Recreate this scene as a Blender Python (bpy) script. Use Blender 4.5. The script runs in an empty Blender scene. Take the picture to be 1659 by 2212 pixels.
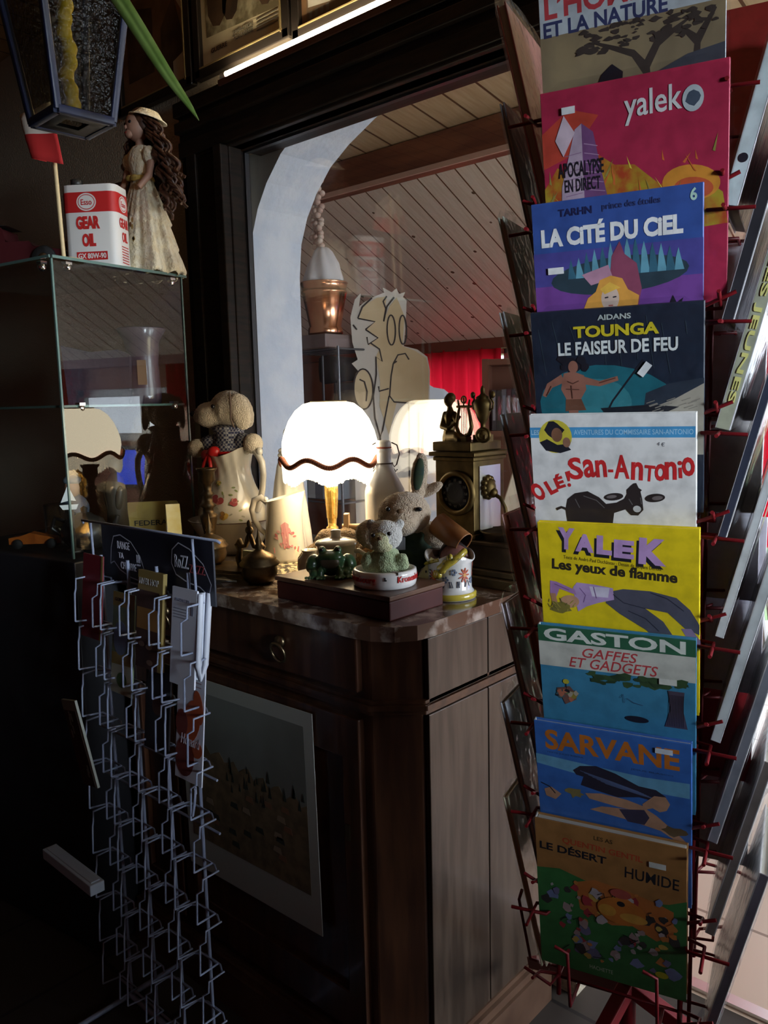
import bpy, math, random
from mathutils import Vector as V, Matrix as MX, Euler
from math import sin, cos, pi, radians as R
rnd = random.Random(7)
S = bpy.context.scene
COL = S.collection
# ------------------------------------------------------------------ camera
cam = bpy.data.cameras.new('camera'); camo = bpy.data.objects.new('camera', cam); COL.objects.link(camo)
cam.sensor_fit = 'VERTICAL'; cam.sensor_height = 36.0; cam.lens = 36.0*1758/2212; cam.clip_start = .02
th, ph, ro = R(42.1), R(7.6), R(-1.4)
fw = V((-sin(th)*cos(ph), cos(th)*cos(ph), -sin(ph))); rt = V((cos(th), sin(th), 0)); up = rt.cross(fw)
r2 = rt*cos(ro)+up*sin(ro); u2 = up*cos(ro)-rt*sin(ro)
camo.matrix_world = MX(((r2.x, u2.x, -fw.x, 0), (r2.y, u2.y, -fw.y, 0), (r2.z, u2.z, -fw.z, 1.5), (0, 0, 0, 1)))
S.camera = camo
# ------------------------------------------------------------------ world, lights, exposure
S.view_settings.view_transform = 'Standard'; S.view_settings.look = 'None'
S.view_settings.exposure = 0.0; S.view_settings.gamma = 1.0; S.view_settings.use_curve_mapping = False
S.cycles.use_denoising = True
S.cycles.transparent_max_bounces = 32; S.cycles.max_bounces = 8; S.cycles.sample_clamp_indirect = 4.0
S.cycles.caustics_reflective = False; S.cycles.caustics_refractive = False
W = bpy.data.worlds.new('sky'); S.world = W; W.use_nodes = True
W.node_tree.nodes['Background'].inputs[0].default_value = (.80, .90, 1.0, 1); W.node_tree.nodes['Background'].inputs[1].default_value = 7.0
def area(name, loc, target, sx, sy, power, col):
    l = bpy.data.lights.new(name, 'AREA'); l.shape = 'RECTANGLE'; l.size = sx; l.size_y = sy; l.energy = power; l.color = col
    o = bpy.data.objects.new(name, l); COL.objects.link(o); o.location = loc
    o.rotation_euler = (V(target)-V(loc)).to_track_quat('-Z', 'Y').to_euler(); return o
area('daylight_side', (2.52, 3.05, 1.45), (0, 3.05, 1.45), 1.90, 1.30, 150, (.80, .90, 1))
area('daylight_front', (2.52, .55, 1.75), (-.5, 1.02, 1.53), .70, .80, 8.0, (.80, .90, 1)).data.spread = R(30)
def point(name, loc, power, col, size):
    l = bpy.data.lights.new(name, 'POINT'); l.energy = power; l.color = col; l.shadow_soft_size = size
    o = bpy.data.objects.new(name, l); COL.objects.link(o); o.location = loc
    return o
# ------------------------------------------------------------------ materials
MATS = {}
def M(name, col, rough=.55, metal=0, col2=None, scale=20, detail=4, lo=.4, hi=.6, bump=0, bscale=60, coat=0, emit=0, spec=.5, sheen=0, stretch=None, tex='noise', trans=0):
    if name in MATS: return MATS[name]
    m = bpy.data.materials.new(name); m.use_nodes = True; nt = m.node_tree; N = nt.nodes; L = nt.links; b = N['Principled BSDF']
    def s(k, v):
        if k in b.inputs: b.inputs[k].default_value = v
    s('Base Color', (*col, 1)); s('Roughness', rough); s('Metallic', metal); s('Coat Weight', coat); s('Coat Roughness', .08); s('Specular IOR Level', spec); s('Sheen Weight', sheen)
    if trans: s('Transmission Weight', trans)
    if emit: s('Emission Color', (*col, 1)); s('Emission Strength', emit)
    tc = None
    def coord():
        nonlocal tc
        if tc is None:
            t = N.new('ShaderNodeTexCoord'); mp = N.new('ShaderNodeMapping'); L.new(t.outputs['Object'], mp.inputs[0])
            if stretch: mp.inputs['Scale'].default_value = stretch
            tc = mp.outputs[0]
        return tc
    def noise(sc, det):
        if tex == 'voronoi': n = N.new('ShaderNodeTexVoronoi'); o = n.outputs['Distance']
        else: n = N.new('ShaderNodeTexNoise'); n.inputs['Detail'].default_value = det; o = n.outputs[0]
        n.inputs['Scale'].default_value = sc; L.new(coord(), n.inputs['Vector']); return o
    if col2:
        rp = N.new('ShaderNodeValToRGB'); rp.color_ramp.elements[0].position = lo; rp.color_ramp.elements[1].position = hi
        rp.color_ramp.elements[0].color = (*col, 1); rp.color_ramp.elements[1].color = (*col2, 1)
        L.new(noise(scale, detail), rp.inputs[0]); L.new(rp.outputs[0], b.inputs['Base Color'])
    if bump:
        n = N.new('ShaderNodeTexNoise'); n.inputs['Scale'].default_value = bscale; n.inputs['Detail'].default_value = 3; L.new(coord(), n.inputs['Vector'])
        bp = N.new('ShaderNodeBump'); bp.inputs['Strength'].default_value = bump; bp.inputs['Distance'].default_value = .01
        L.new(n.outputs[0], bp.inputs['Height']); L.new(bp.outputs[0], b.inputs['Normal'])
        if coat and 'Coat Normal' in b.inputs: L.new(bp.outputs[0], b.inputs['Coat Normal'])
    MATS[name] = m; return m
def planks(name, c1, c2, groove, width, axis, rough=.5, knots=True, grain=(1, 1, 1), coat=0):
    # boards of a given width along one axis, dark grooves between, knots
    if name in MATS: return MATS[name]
    m = bpy.data.materials.new(name); m.use_nodes = True; nt = m.node_tree; N = nt.nodes; L = nt.links; b = N['Principled BSDF']
    b.inputs['Roughness'].default_value = rough; b.inputs['Coat Weight'].default_value = coat
    t = N.new('ShaderNodeTexCoord'); sp = N.new('ShaderNodeSeparateXYZ'); L.new(t.outputs['Object'], sp.inputs[0])
    def math_(op, a, v=None):
        n = N.new('ShaderNodeMath'); n.operation = op
        for i, x in enumerate((a, v)):
            if x is None: continue
            if isinstance(x, (int, float)): n.inputs[i].default_value = x
            else: L.new(x, n.inputs[i])
        return n.outputs[0]
    q = math_('DIVIDE', sp.outputs[axis], width); fr = math_('FRACT', q); idx = math_('FLOOR', q)
    g = math_('LESS_THAN', fr, .07)
    mp = N.new('ShaderNodeMapping'); mp.inputs['Scale'].default_value = grain; L.new(t.outputs['Object'], mp.inputs[0])
    ad = N.new('ShaderNodeVectorMath'); L.new(mp.outputs[0], ad.inputs[0])
    cb = N.new('ShaderNodeCombineXYZ'); L.new(math_('MULTIPLY', idx, 7.31), cb.inputs[0]); L.new(math_('MULTIPLY', idx, 3.17), cb.inputs[1]); L.new(cb.outputs[0], ad.inputs[1])
    nz = N.new('ShaderNodeTexNoise'); nz.inputs['Scale'].default_value = 6; nz.inputs['Detail'].default_value = 5; L.new(ad.outputs[0], nz.inputs['Vector'])
    rp = N.new('ShaderNodeValToRGB'); rp.color_ramp.elements[0].position = .35; rp.color_ramp.elements[1].position = .65
    rp.color_ramp.elements[0].color = (*c1, 1); rp.color_ramp.elements[1].color = (*c2, 1); L.new(nz.outputs[0], rp.inputs[0])
    c = rp.outputs[0]
    def mix(f, a, col):
        mx = N.new('ShaderNodeMix'); mx.data_type = 'RGBA'; L.new(f, mx.inputs[0]); L.new(a, mx.inputs[6]); mx.inputs[7].default_value = (*col, 1); return mx.outputs[2]
    if knots:
        vo = N.new('ShaderNodeTexVoronoi'); vo.inputs['Scale'].default_value = 8.5
        L.new(t.outputs['Object'], vo.inputs['Vector']); c = mix(math_('LESS_THAN', vo.outputs['Distance'], .10), c, (.16, .10, .06))
    c = mix(g, c, groove); L.new(c, b.inputs['Base Color'])
    bp = N.new('ShaderNodeBump'); bp.invert = True; bp.inputs['Strength'].default_value = .5; bp.inputs['Distance'].default_value = .005; L.new(g, bp.inputs['Height']); L.new(bp.outputs[0], b.inputs['Normal'])
    MATS[name] = m; return m
def glass(name, tint=(1, 1, 1), rough=0, refl=1.0, bump=0, bscale=40, film=0.0):
    # thin clear pane: transparent, mirrored by Fresnel
    if name in MATS: return MATS[name]
    m = bpy.data.materials.new(name); m.use_nodes = True; nt = m.node_tree; N = nt.nodes; L = nt.links
    for n in list(N):
        if n.type != 'OUTPUT_MATERIAL': N.remove(n)
    out = [n for n in N if n.type == 'OUTPUT_MATERIAL'][0]
    tr = N.new('ShaderNodeBsdfTransparent'); tr.inputs[0].default_value = (*tint, 1); gl = N.new('ShaderNodeBsdfGlossy'); gl.inputs['Roughness'].default_value = rough
    fr = N.new('ShaderNodeFresnel'); ge = N.new('ShaderNodeNewGeometry'); io = N.new('ShaderNodeMath'); io.operation = 'MULTIPLY_ADD'; io.inputs[1].default_value = 1/1.5-1.5; io.inputs[2].default_value = 1.5; L.new(ge.outputs['Backfacing'], io.inputs[0]); L.new(io.outputs[0], fr.inputs[0]); mu = N.new('ShaderNodeMath'); mu.operation = 'MULTIPLY_ADD'; mu.inputs[1].default_value = refl; mu.inputs[2].default_value = film; mu.use_clamp = True; L.new(fr.outputs[0], mu.inputs[0])
    mx = N.new('ShaderNodeMixShader'); L.new(mu.outputs[0], mx.inputs[0]); L.new(tr.outputs[0], mx.inputs[1]); L.new(gl.outputs[0], mx.inputs[2]); L.new(mx.outputs[0], out.inputs[0])
    if bump:
        t = N.new('ShaderNodeTexCoord'); n = N.new('ShaderNodeTexNoise'); n.inputs['Scale'].default_value = bscale; n.inputs['Detail'].default_value = 2; L.new(t.outputs['Object'], n.inputs['Vector'])
        bp = N.new('ShaderNodeBump'); bp.inputs['Strength'].default_value = bump; bp.inputs['Distance'].default_value = .01; L.new(n.outputs[0], bp.inputs['Height']); L.new(bp.outputs[0], gl.inputs['Normal']); L.new(bp.outputs[0], fr.inputs['Normal'])
    MATS[name] = m; return m
def sheer(name, col, part=.5):
    # cloth that lets light through
    if name in MATS: return MATS[name]
    m = bpy.data.materials.new(name); m.use_nodes = True; nt = m.node_tree; N = nt.nodes; L = nt.links
    for n in list(N):
        if n.type != 'OUTPUT_MATERIAL': N.remove(n)
    out = [n for n in N if n.type == 'OUTPUT_MATERIAL'][0]
    d = N.new('ShaderNodeBsdfDiffuse'); d.inputs[0].default_value = (*col, 1); t = N.new('ShaderNodeBsdfTranslucent'); t.inputs[0].default_value = (*col, 1)
    mx = N.new('ShaderNodeMixShader'); mx.inputs[0].default_value = part; L.new(d.outputs[0], mx.inputs[1]); L.new(t.outputs[0], mx.inputs[2]); L.new(mx.outputs[0], out.inputs[0])
    MATS[name] = m; return m
# ------------------------------------------------------------------ mesh builder
def TR(x=0, y=0, z=0, rx=0, ry=0, rz=0, s=1):
    return MX.Translation((x, y, z)) @ Euler((R(rx), R(ry), R(rz))).to_matrix().to_4x4() @ MX.Scale(s, 4)
FRONT = MX(((1, 0, 0, 0), (0, 0, -1, 0), (0, 1, 0, 0), (0, 0, 0, 1)))     # local XY drawing plane -> XZ plane facing -Y
def front(x=0, y=0, z=0): return MX.Translation((x, y, z)) @ FRONT
_T = {}
def glyphs(s, off=0.0, shear=0.0):
    k = (s, off, shear)
    if k not in _T:
        c = bpy.data.curves.new('t', 'FONT'); c.body = s; c.offset = off; c.shear = shear; c.resolution_u = 3; c.extrude = .02
        o = bpy.data.objects.new('t', c); COL.objects.link(o); dg = bpy.context.evaluated_depsgraph_get(); dg.update()
        me = bpy.data.meshes.new_from_object(o.evaluated_get(dg)); vs = [v.co.copy() for v in me.vertices]; fs = [tuple(p.vertices) for p in me.polygons]
        bpy.data.objects.remove(o); bpy.data.curves.remove(c); bpy.data.meshes.remove(me)
        x0 = min(v.x for v in vs); x1 = max(v.x for v in vs); y0 = min(v.y for v in vs); y1 = max(v.y for v in vs)
        _T[k] = ([((v.x-x0)/(x1-x0), (v.y-y0)/(y1-y0), 1 if v.z > 0 else 0) for v in vs], fs)
    return _T[k]
class MB:
    def __init__(s): s.v = []; s.f = []; s.m = []; s.s = []
    def add(s, vs, fs, mat=0, smooth=False, X=None):
        n = len(s.v); s.v += [tuple(X @ V(v)) if X is not None else tuple(v) for v in vs]
        s.f += [tuple(i+n for i in f) for f in fs]; s.m += [mat]*len(fs); s.s += [smooth]*len(fs); return s
    def box(s, c, d, mat=0, X=None, tx=1, ty=1):
        x, y, z = d[0]/2, d[1]/2, d[2]/2
        vs = [(c[0]+a*x*(tx if k > 0 else 1), c[1]+b*y*(ty if k > 0 else 1), c[2]+k*z) for k in (-1, 1) for b in (-1, 1) for a in (-1, 1)]
        return s.add(vs, [(0, 2, 3, 1), (4, 5, 7, 6), (0, 1, 5, 4), (2, 6, 7, 3), (0, 4, 6, 2), (1, 3, 7, 5)], mat, False, X)
    def tube(s, pts, r, n=8, mat=0, closed=False, X=None, caps=True):
        pts = [V(p) for p in pts]; k = len(pts); rs = r if isinstance(r, (list, tuple)) else [r]*k
        vs = []; a = None
        for i, p in enumerate(pts):
            if closed: t = (pts[(i+1) % k]-pts[i-1])
            else: t = pts[min(i+1, k-1)]-pts[max(i-1, 0)]
            t.normalize()
            if a is None: a = t.orthogonal().normalized()
            else:
                a = a-t*a.dot(t)
                a = a.normalized() if a.length > 1e-6 else t.orthogonal().normalized()
            b = t.cross(a)
            vs += [p+(a*cos(2*pi*j/n)+b*sin(2*pi*j/n))*rs[i] for j in range(n)]
        fs = []
        for i in range(k if closed else k-1):
            for j in range(n):
                q = (i+1) % k; fs.append((i*n+j, i*n+(j+1) % n, q*n+(j+1) % n, q*n+j))
        s.add(vs, fs, mat, True, X)
        if caps and not closed: s.add([vs[j] for j in range(n)], [tuple(range(n))[::-1]], mat, False, X); s.add(vs[-n:], [tuple(range(n))], mat, False, X)
        return s
    def lathe(s, prof, n=32, mat=0, X=None, fn=None, a0=0, a1=2*pi, smooth=True):
        full = abs(a1-a0-2*pi) < 1e-6; m = n if full else n+1; vs = []
        for r, z in prof:
            for j in range(m):
                a = a0+(a1-a0)*j/n; p = (r*cos(a), r*sin(a), z); vs.append(fn(p, a, r, z) if fn else p)
        fs = []
        for i in range(len(prof)-1):
            for j in range(n):
                q = (j+1) % m; fs.append((i*m+j, i*m+q, (i+1)*m+q, (i+1)*m+j))
        return s.add(vs, fs, mat, smooth, X)
    def ell(s, c, r, mat=0, X=None, n=16, k=10, rot=None):
        r = r if isinstance(r, (tuple, list)) else (r, r, r); E = Euler(tuple(R(a) for a in rot)).to_matrix() if rot else None
        vs = []
        for i in range(k+1):
            t = pi*i/k
            for j in range(n):
                p = V((r[0]*sin(t)*cos(2*pi*j/n), r[1]*sin(t)*sin(2*pi*j/n), r[2]*cos(t)))
                vs.append((E @ p if E else p)+V(c))
        fs = [(i*n+j, (i+1)*n+j, (i+1)*n+(j+1) % n, i*n+(j+1) % n) for i in range(k) for j in range(n)]
        return s.add(vs, fs, mat, True, X)
    def prism(s, poly, t, X=None, mat=0, side=None, smooth=False):
        # outline in XY, extruded from z=0 to z=t
        n = len(poly); vs = [(p[0], p[1], 0) for p in poly]+[(p[0], p[1], t) for p in poly]
        s.add(vs, [tuple(range(n))[::-1], tuple(range(n, 2*n))], mat, False, X)
        s.add(vs, [(i, (i+1) % n, (i+1) % n+n, i+n) for i in range(n)], mat if side is None else side, smooth, X); return s
    def text(s, st, x, y, w, h, z=0, mat=0, X=None, bold=0.0, rot=0, t=.0007, shear=0.0):
        vs, fs = glyphs(st, bold, shear); ca, sa = cos(R(rot)), sin(R(rot))
        return s.add([(x+ca*a*w-sa*b*h, y+sa*a*w+ca*b*h, z+c*t) for a, b, c in vs], fs, mat, False, X)
    def oval(s, x, y, a, b, z=0, mat=0, X=None, rot=0, n=20, t=.0003, w=None):
        ca, sa = cos(R(rot)), sin(R(rot)); P = [(x+ca*a*cos(2*pi*i/n)-sa*b*sin(2*pi*i/n), y+sa*a*cos(2*pi*i/n)+ca*b*sin(2*pi*i/n)) for i in range(n)]
        Y = MX.Translation((0, 0, z)); return s.prism(P, t, (X @ Y) if X is not None else Y, mat)
    def flat(s, P, z=0, mat=0, X=None, t=.0003):
        Y = MX.Translation((0, 0, z)); return s.prism(P, t, (X @ Y) if X is not None else Y, mat)
    def stroke(s, P, w, z=0, mat=0, X=None, t=.0004):
        # drawn line of width w in the XY plane
        P = [V((a, b)) for a, b in P]; Lp = []; Rp = []
        for i, p in enumerate(P):
            d = (P[min(i+1, len(P)-1)]-P[max(i-1, 0)]).normalized(); nn = V((-d.y, d.x))*w/2; Lp.append(p+nn); Rp.append(p-nn)
        n = len(P); vs = [(q.x, q.y, z+t) for q in Lp]+[(q.x, q.y, z+t) for q in Rp]
        return s.add(vs, [(i, n+i, n+i+1, i+1) for i in range(n-1)], mat, False, X)
    def build(s, name, mats, parent=None, bevel=0, remesh=0, fuzz=0, fs=.01, sub=0, loc=None, rot=None, solid=0, seg=2):
        me = bpy.data.meshes.new(name); me.from_pydata(s.v, [], s.f)
        for m in (mats if isinstance(mats, (list, tuple)) else [mats]): me.materials.append(m)
        me.polygons.foreach_set('material_index', s.m); me.polygons.foreach_set('use_smooth', s.s); me.update()
        o = bpy.data.objects.new(name, me); COL.objects.link(o)
        if parent: o.parent = parent
        if loc: o.location = loc
        if rot: o.rotation_euler = tuple(R(a) for a in rot)
        if solid: d = o.modifiers.new('t', 'SOLIDIFY'); d.thickness = solid; d.offset = 0
        if bevel: d = o.modifiers.new('b', 'BEVEL'); d.width = bevel; d.segments = seg; d.limit_method = 'ANGLE'; d.angle_limit = R(40)
        if remesh:
            d = o.modifiers.new('r', 'REMESH'); d.mode = 'VOXEL'; d.voxel_size = remesh; d.use_smooth_shade = True
            d = o.modifiers.new('s', 'SMOOTH'); d.iterations = 4; d.factor = .5
        if sub: d = o.modifiers.new('u', 'SUBSURF'); d.levels = sub; d.render_levels = sub
        if fuzz:
            t = bpy.data.textures.new(name+'_fuzz', 'CLOUDS'); t.noise_scale = fs; t.noise_depth = 1
            d = o.modifiers.new('f', 'DISPLACE'); d.texture = t; d.strength = fuzz; d.mid_level = .5
        return o
def arc(cx, cy, rx, ry, a0, a1, n): return [(cx+rx*cos(R(a0+(a1-a0)*i/n)), cy+ry*sin(R(a0+(a1-a0)*i/n))) for i in range(n+1)]
def thing(name, label, cat, loc=(0, 0, 0), rz=0, group=None, rx=0, ry=0):
    o = bpy.data.objects.new(name, None); COL.objects.link(o); o.empty_display_size = .05
    o.location = loc; o.rotation_euler = (R(rx), R(ry), R(rz)); return tag(o, label, cat, group)
def tag(o, label, cat, group=None):
    o['label'] = label; o['category'] = cat
    if group: o['group'] = group
    return o
def st(o): o['kind'] = 'structure'; return o
def lab(o, l): o['label'] = l; return o
# ================================================================== the setting
stucco = M('stucco', (.52, .45, .34), .9, bump=.6, bscale=140)
plaster = M('plaster', (.62, .68, .78), .85, bump=.35, bscale=45, col2=(.72, .76, .82), scale=9)
black_wood = M('black_wood', (.010, .008, .007), .5, col2=(.022, .014, .010), scale=12, stretch=(1, 1, 8), spec=.25)
dark_wall = M('dark_wall', (.045, .035, .03), .8, bump=.2)
def slab(name, c, d, m, bev=0): return st(MB().box(c, d).build(name, m, bevel=bev))
def tiles(name, c1, c2, grout, w, rough):
    m = M(name, c1, rough, col2=c2, scale=3); nt = m.node_tree; N = nt.nodes; L = nt.links; b = N['Principled BSDF']
    t = N.new('ShaderNodeTexCoord'); br = N.new('ShaderNodeTexBrick'); br.offset = 0; br.inputs['Scale'].default_value = 1
    br.inputs['Brick Width'].default_value = w; br.inputs['Row Height'].default_value = w; br.inputs['Mortar Size'].default_value = .006
    L.new(t.outputs['Object'], br.inputs['Vector']); br.inputs['Color1'].default_value = (*c1, 1); br.inputs['Color2'].default_value = (*c2, 1); br.inputs['Mortar'].default_value = (*grout, 1)
    L.new(br.outputs['Color'], b.inputs['Base Color']); return m
slab('floor', (-1.2, -.30, -.05), (7.4, 4.40, .10), tiles('dark_tile', (.035, .028, .025), (.045, .036, .03), (.012, .01, .01), .33, .65))
slab('floor_far', (-1.2, 3.15, -.05), (7.4, 2.50, .10), tiles('pale_tile', (.60, .46, .36), (.66, .52, .42), (.30, .22, .17), .45, .22))
slab('trim_threshold', (.70, 1.93, .004), (3.3, .035, .012), M('aluminium', (.75, .76, .78), .3, 1))
for n, x in (('wall_left', -4.95), ):
    slab(n, (x, .9, 1.5), (.1, 7.0, 3.2), dark_wall)
slab('wall_back', (-1.2, -2.45, 1.5), (7.4, .1, 3.2), M('red_wall', (.12, .02, .02), .8))
slab('ceiling', (-1.2, -.35, 3.05), (7.4, 4.30, .10), planks('ceiling_planks', (.20, .11, .05), (.30, .17, .08), (.05, .02, .01), .12, 0, knots=False))
# right-hand wall with two windows
rw = M('ochre_wall', (.30, .14, .06), .8)
wb = MB()
for y0, y1, z0, z1 in ((-2.4, .20, 0, 3.1), (.20, .90, 0, 1.35), (.20, .90, 2.15, 3.1), (.90, 2.10, 0, 3.1), (2.10, 4.0, 0, .80), (2.10, 4.0, 2.10, 3.1), (4.0, 4.4, 0, 3.1)):
    wb.box((2.40, (y0+y1)/2, (z0+z1)/2), (.1, y1-y0, z1-z0))
st(wb.build('wall_right', rw))
# far wall with a glazed door and a curtained window
fwall = MB()
for x0, x1, z0, z1 in ((-4.9, -3.65, 0, 2.0), (-3.65, -2.85, 0, .85), (-3.65, -2.85, 1.85, 2.0), (-2.85, -1.9, 0, 2.0), (-1.9, -.6, 2.0, 2.02), (-.6, .25, 0, 2.0), (.25, 1.25, 0, 1.26), (.25, 1.25, 1.66, 2.0), (1.25, 2.4, 0, 2.0)):
    fwall.box(((x0+x1)/2, 4.40, (z0+z1)/2), (x1-x0, .1, z1-z0))
st(fwall.build('wall_far', M('warm_wall', (.33, .13, .075), .8, col2=(.40, .18, .10), scale=4)))
pine = planks('pine', (.76, .66, .52), (.84, .76, .63), (.16, .07, .03), .107, 0, rough=.38, grain=(14, 1.2, 1.2), coat=.1)
# sloping boarded ceiling of the back room, with its purlin and the flatter boarding above
c = MB(); c.add([(-4.95, 3.0, 2.51), (2.4, 3.0, 2.51), (2.4, 4.45, 1.785), (-4.95, 4.45, 1.785), (-4.95, 3.0, 2.56), (2.4, 3.0, 2.56), (2.4, 4.45, 1.835), (-4.95, 4.45, 1.835)], [(0, 1, 2, 3), (7, 6, 5, 4), (0, 4, 5, 1), (2, 6, 7, 3), (0, 3, 7, 4), (1, 5, 6, 2)])
st(c.build('ceiling_slope', pine))
slab('trim_purlin', (-1.27, 2.98, 2.585), (7.35, .10, .15), M('purlin', (.13, .035, .018), .4, col2=(.22, .075, .035), scale=3, stretch=(1, 8, 8)), .004)
slab('trim_batten', (-1.27, 2.928, 2.517), (7.35, .012, .022), M('batten', (.62, .42, .34), .5))
slab('trim_wallplate', (-1.27, 4.30, 1.87), (7.35, .10, .10), M('wallplate', (.22, .06, .03), .5))
c = MB(); c.add([(-4.95, 1.75, 2.86), (2.4, 1.75, 2.86), (2.4, 2.99, 2.655), (-4.95, 2.99, 2.655), (-4.95, 1.75, 3.1), (2.4, 1.75, 3.1), (2.4, 2.99, 2.75), (-4.95, 2.99, 2.75)], [(0, 1, 2, 3), (7, 6, 5, 4), (0, 4, 5, 1), (2, 6, 7, 3), (0, 3, 7, 4), (1, 5, 6, 2)])
st(c.build('ceiling_upper', planks('upper_planks', (.58, .40, .22), (.68, .50, .30), (.14, .06, .03), .16, 0, knots=False, grain=(10, 1, 1))))
slab('ceiling_fill', (-1.2, 3.7, 2.95), (7.4, 1.6, .05), dark_wall)
# dividing wall with its big opening
WY0, WY1 = 1.70, 1.79
dv = MB()
for x0, x1, z0, z1 in ((-4.9, -2.20, 0, 3.0), (-2.20, -.92, 0, 1.06), (-2.20, -.92, 2.31, 3.0)):
    dv.box(((x0+x1)/2, (WY0+WY1)/2, (z0+z1)/2), (x1-x0, WY1-WY0, z1-z0))
st(dv.build('wall_partition', stucco))
# thick plaster arch just behind the glass
A = [(-2.205, 0), (-2.205, 1.80), (-2.203, 1.95), (-2.185, 2.06), (-2.150, 2.145), (-2.10, 2.22), (-2.03, 2.287), (-1.94, 2.345), (-1.82, 2.395), (-1.66, 2.445), (-1.45, 2.50), (-1.2, 2.55), (-.9, 2.59), (-.9, 3.0), (-4.9, 3.0), (-4.9, 0)]
jit = [(x+rnd.uniform(-.004, .004), z+rnd.uniform(-.004, .004)) for x, z in A[:12]]+A[12:]
st(MB().prism(jit, -.22, MX.Translation((0, 1.802, 0)) @ FRONT).build('wall_arch', plaster, bevel=.012))
# window 1: black frame and double glazing in the opening
f = MB()
f.box((-2.235, 1.685, 1.70), (.25, .05, 1.32)).box((-2.135, 1.665, 1.66), (.04, .07, 1.29)).box((-2.30, 1.66, 1.70), (.05, .02, 1.32))
f.box((-1.635, 1.685, 2.385), (1.45, .06, .17)).box((-1.635, 1.668, 2.335), (1.45, .04, .05)).box((-1.635, 1.650, 2.40), (1.45, .03, .035)).box((-1.635, 1.658, 2.455), (1.45, .05, .045))
f.box((-2.128, 1.727, 1.70), (.014, .05, 1.26)).box((-1.54, 1.735, 2.306), (1.17, .13, .012))
f.box((-.955, 1.69, 1.70), (.07, .07, 1.32)).box((-1.54, 1.69, 1.08), (1.17, .08, .035))
wf = st(f.build('window_1', black_wood, bevel=.004))
g = glass('clear_glass', refl=1.6); gp = MB()
for i, y in enumerate((1.722, 1.743)):
    p = MB().add([(-2.125, y, 1.09), (-.985, y, 1.09), (-.985, y, 2.32), (-2.125, y, 2.32)], [(0, 1, 2, 3)]).build('glass_pane', g, wf, solid=.004)
MB().box((-1.555, 1.733, 2.298), (1.14, .016, .008)).box((-2.118, 1.733, 1.70), (.008, .016, 1.22)).build('spacer', M('spacer_grey', (.05, .055, .065), .4), wf)
# other windows and the glazed door: frames only and panes
wht = M('white_paint', (.75, .75, .72), .4)
def winframe(name, mb, pane, m=wht):
    o = st(mb.build(name, m, bevel=.004)); pane.build('glass_pane', g, o); return o
def xz_frame(x0, x1, y, z0, z1, bars=(), t=.06):
    b = MB(); b.box(((x0+x1)/2, y, z0+t/2), (x1-x0, .05, t)).box(((x0+x1)/2, y, z1-t/2), (x1-x0, .05, t)).box((x0+t/2, y, (z0+z1)/2), (t, .05, z1-z0)).box((x1-t/2, y, (z0+z1)/2), (t, .05, z1-z0))
    for q in bars: b.box((q, y, (z0+z1)/2), (.05, .045, z1-z0))
    return b, MB().add([(x0, y, z0), (x1, y, z0), (x1, y, z1), (x0, y, z1)], [(0, 1, 2, 3)])
winframe('door_1', *xz_frame(-1.9, -.6, 4.40, .02, 2.0, (-1.25,)))
winframe('window_2', *xz_frame(-3.65, -2.85, 4.40, .85, 1.85, (-3.25,)))
def yz_frame(y0, y1, x, z0, z1, bars=(), t=.06):
    b = MB(); b.box((x, (y0+y1)/2, z0+t/2), (.05, y1-y0, t)).box((x, (y0+y1)/2, z1-t/2), (.05, y1-y0, t)).box((x, y0+t/2, (z0+z1)/2), (.05, t, z1-z0)).box((x, y1-t/2, (z0+z1)/2), (.05, t, z1-z0))
    for q in bars: b.box((x, q, (z0+z1)/2), (.045, .06, z1-z0))
    return b, MB().add([(x, y0, z0), (x, y1, z0), (x, y1, z1), (x, y0, z1)], [(0, 1, 2, 3)])
winframe('window_3', *yz_frame(2.10, 4.0, 2.40, .80, 2.10, (3.05,)))
winframe('window_4', *yz_frame(.20, .90, 2.40, 1.35, 2.15, (.55,)))
winframe('window_5', *xz_frame(.25, 1.25, 4.40, 1.26, 1.66, (.62,)))
lawn = MB().add([(-14, 4.5, -.12), (14, 4.5, -.12), (14, 30, -.12), (-14, 30, -.12)], [(0, 1, 2, 3)]).add([(2.5, -8, -.12), (20, -8, -.12), (20, 4.5, -.12), (2.5, 4.5, -.12)], [(0, 1, 2, 3)]).build('ground', M('lawn', (.09, .16, .05), .9, col2=(.14, .22, .08), scale=4))
st(lawn)
# thin fluorescent batten lamp lying on the beam
t = thing('batten_light', 'long thin lit tube light on top of the black beam, under the framed pictures', 'light', (-1.675, 1.636, 2.492))
MB().tube([(-.395, 0, 0), (.62, 0, 0)], .009, 12).build('light_tube', M('tube_glow', (1, .82, .55), .4, emit=60), t)
for x in (-.41, .635): MB().tube([(x-.012, 0, 0), (x+.012, 0, 0)], .010, 12).build('end_cap', M('white_plastic', (.7, .68, .62), .4), t)
MB().box((.11, .008, -.018), (1.08, .036, .016)).build('housing', M('brown_housing', (.08, .03, .02), .5), t)
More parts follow.
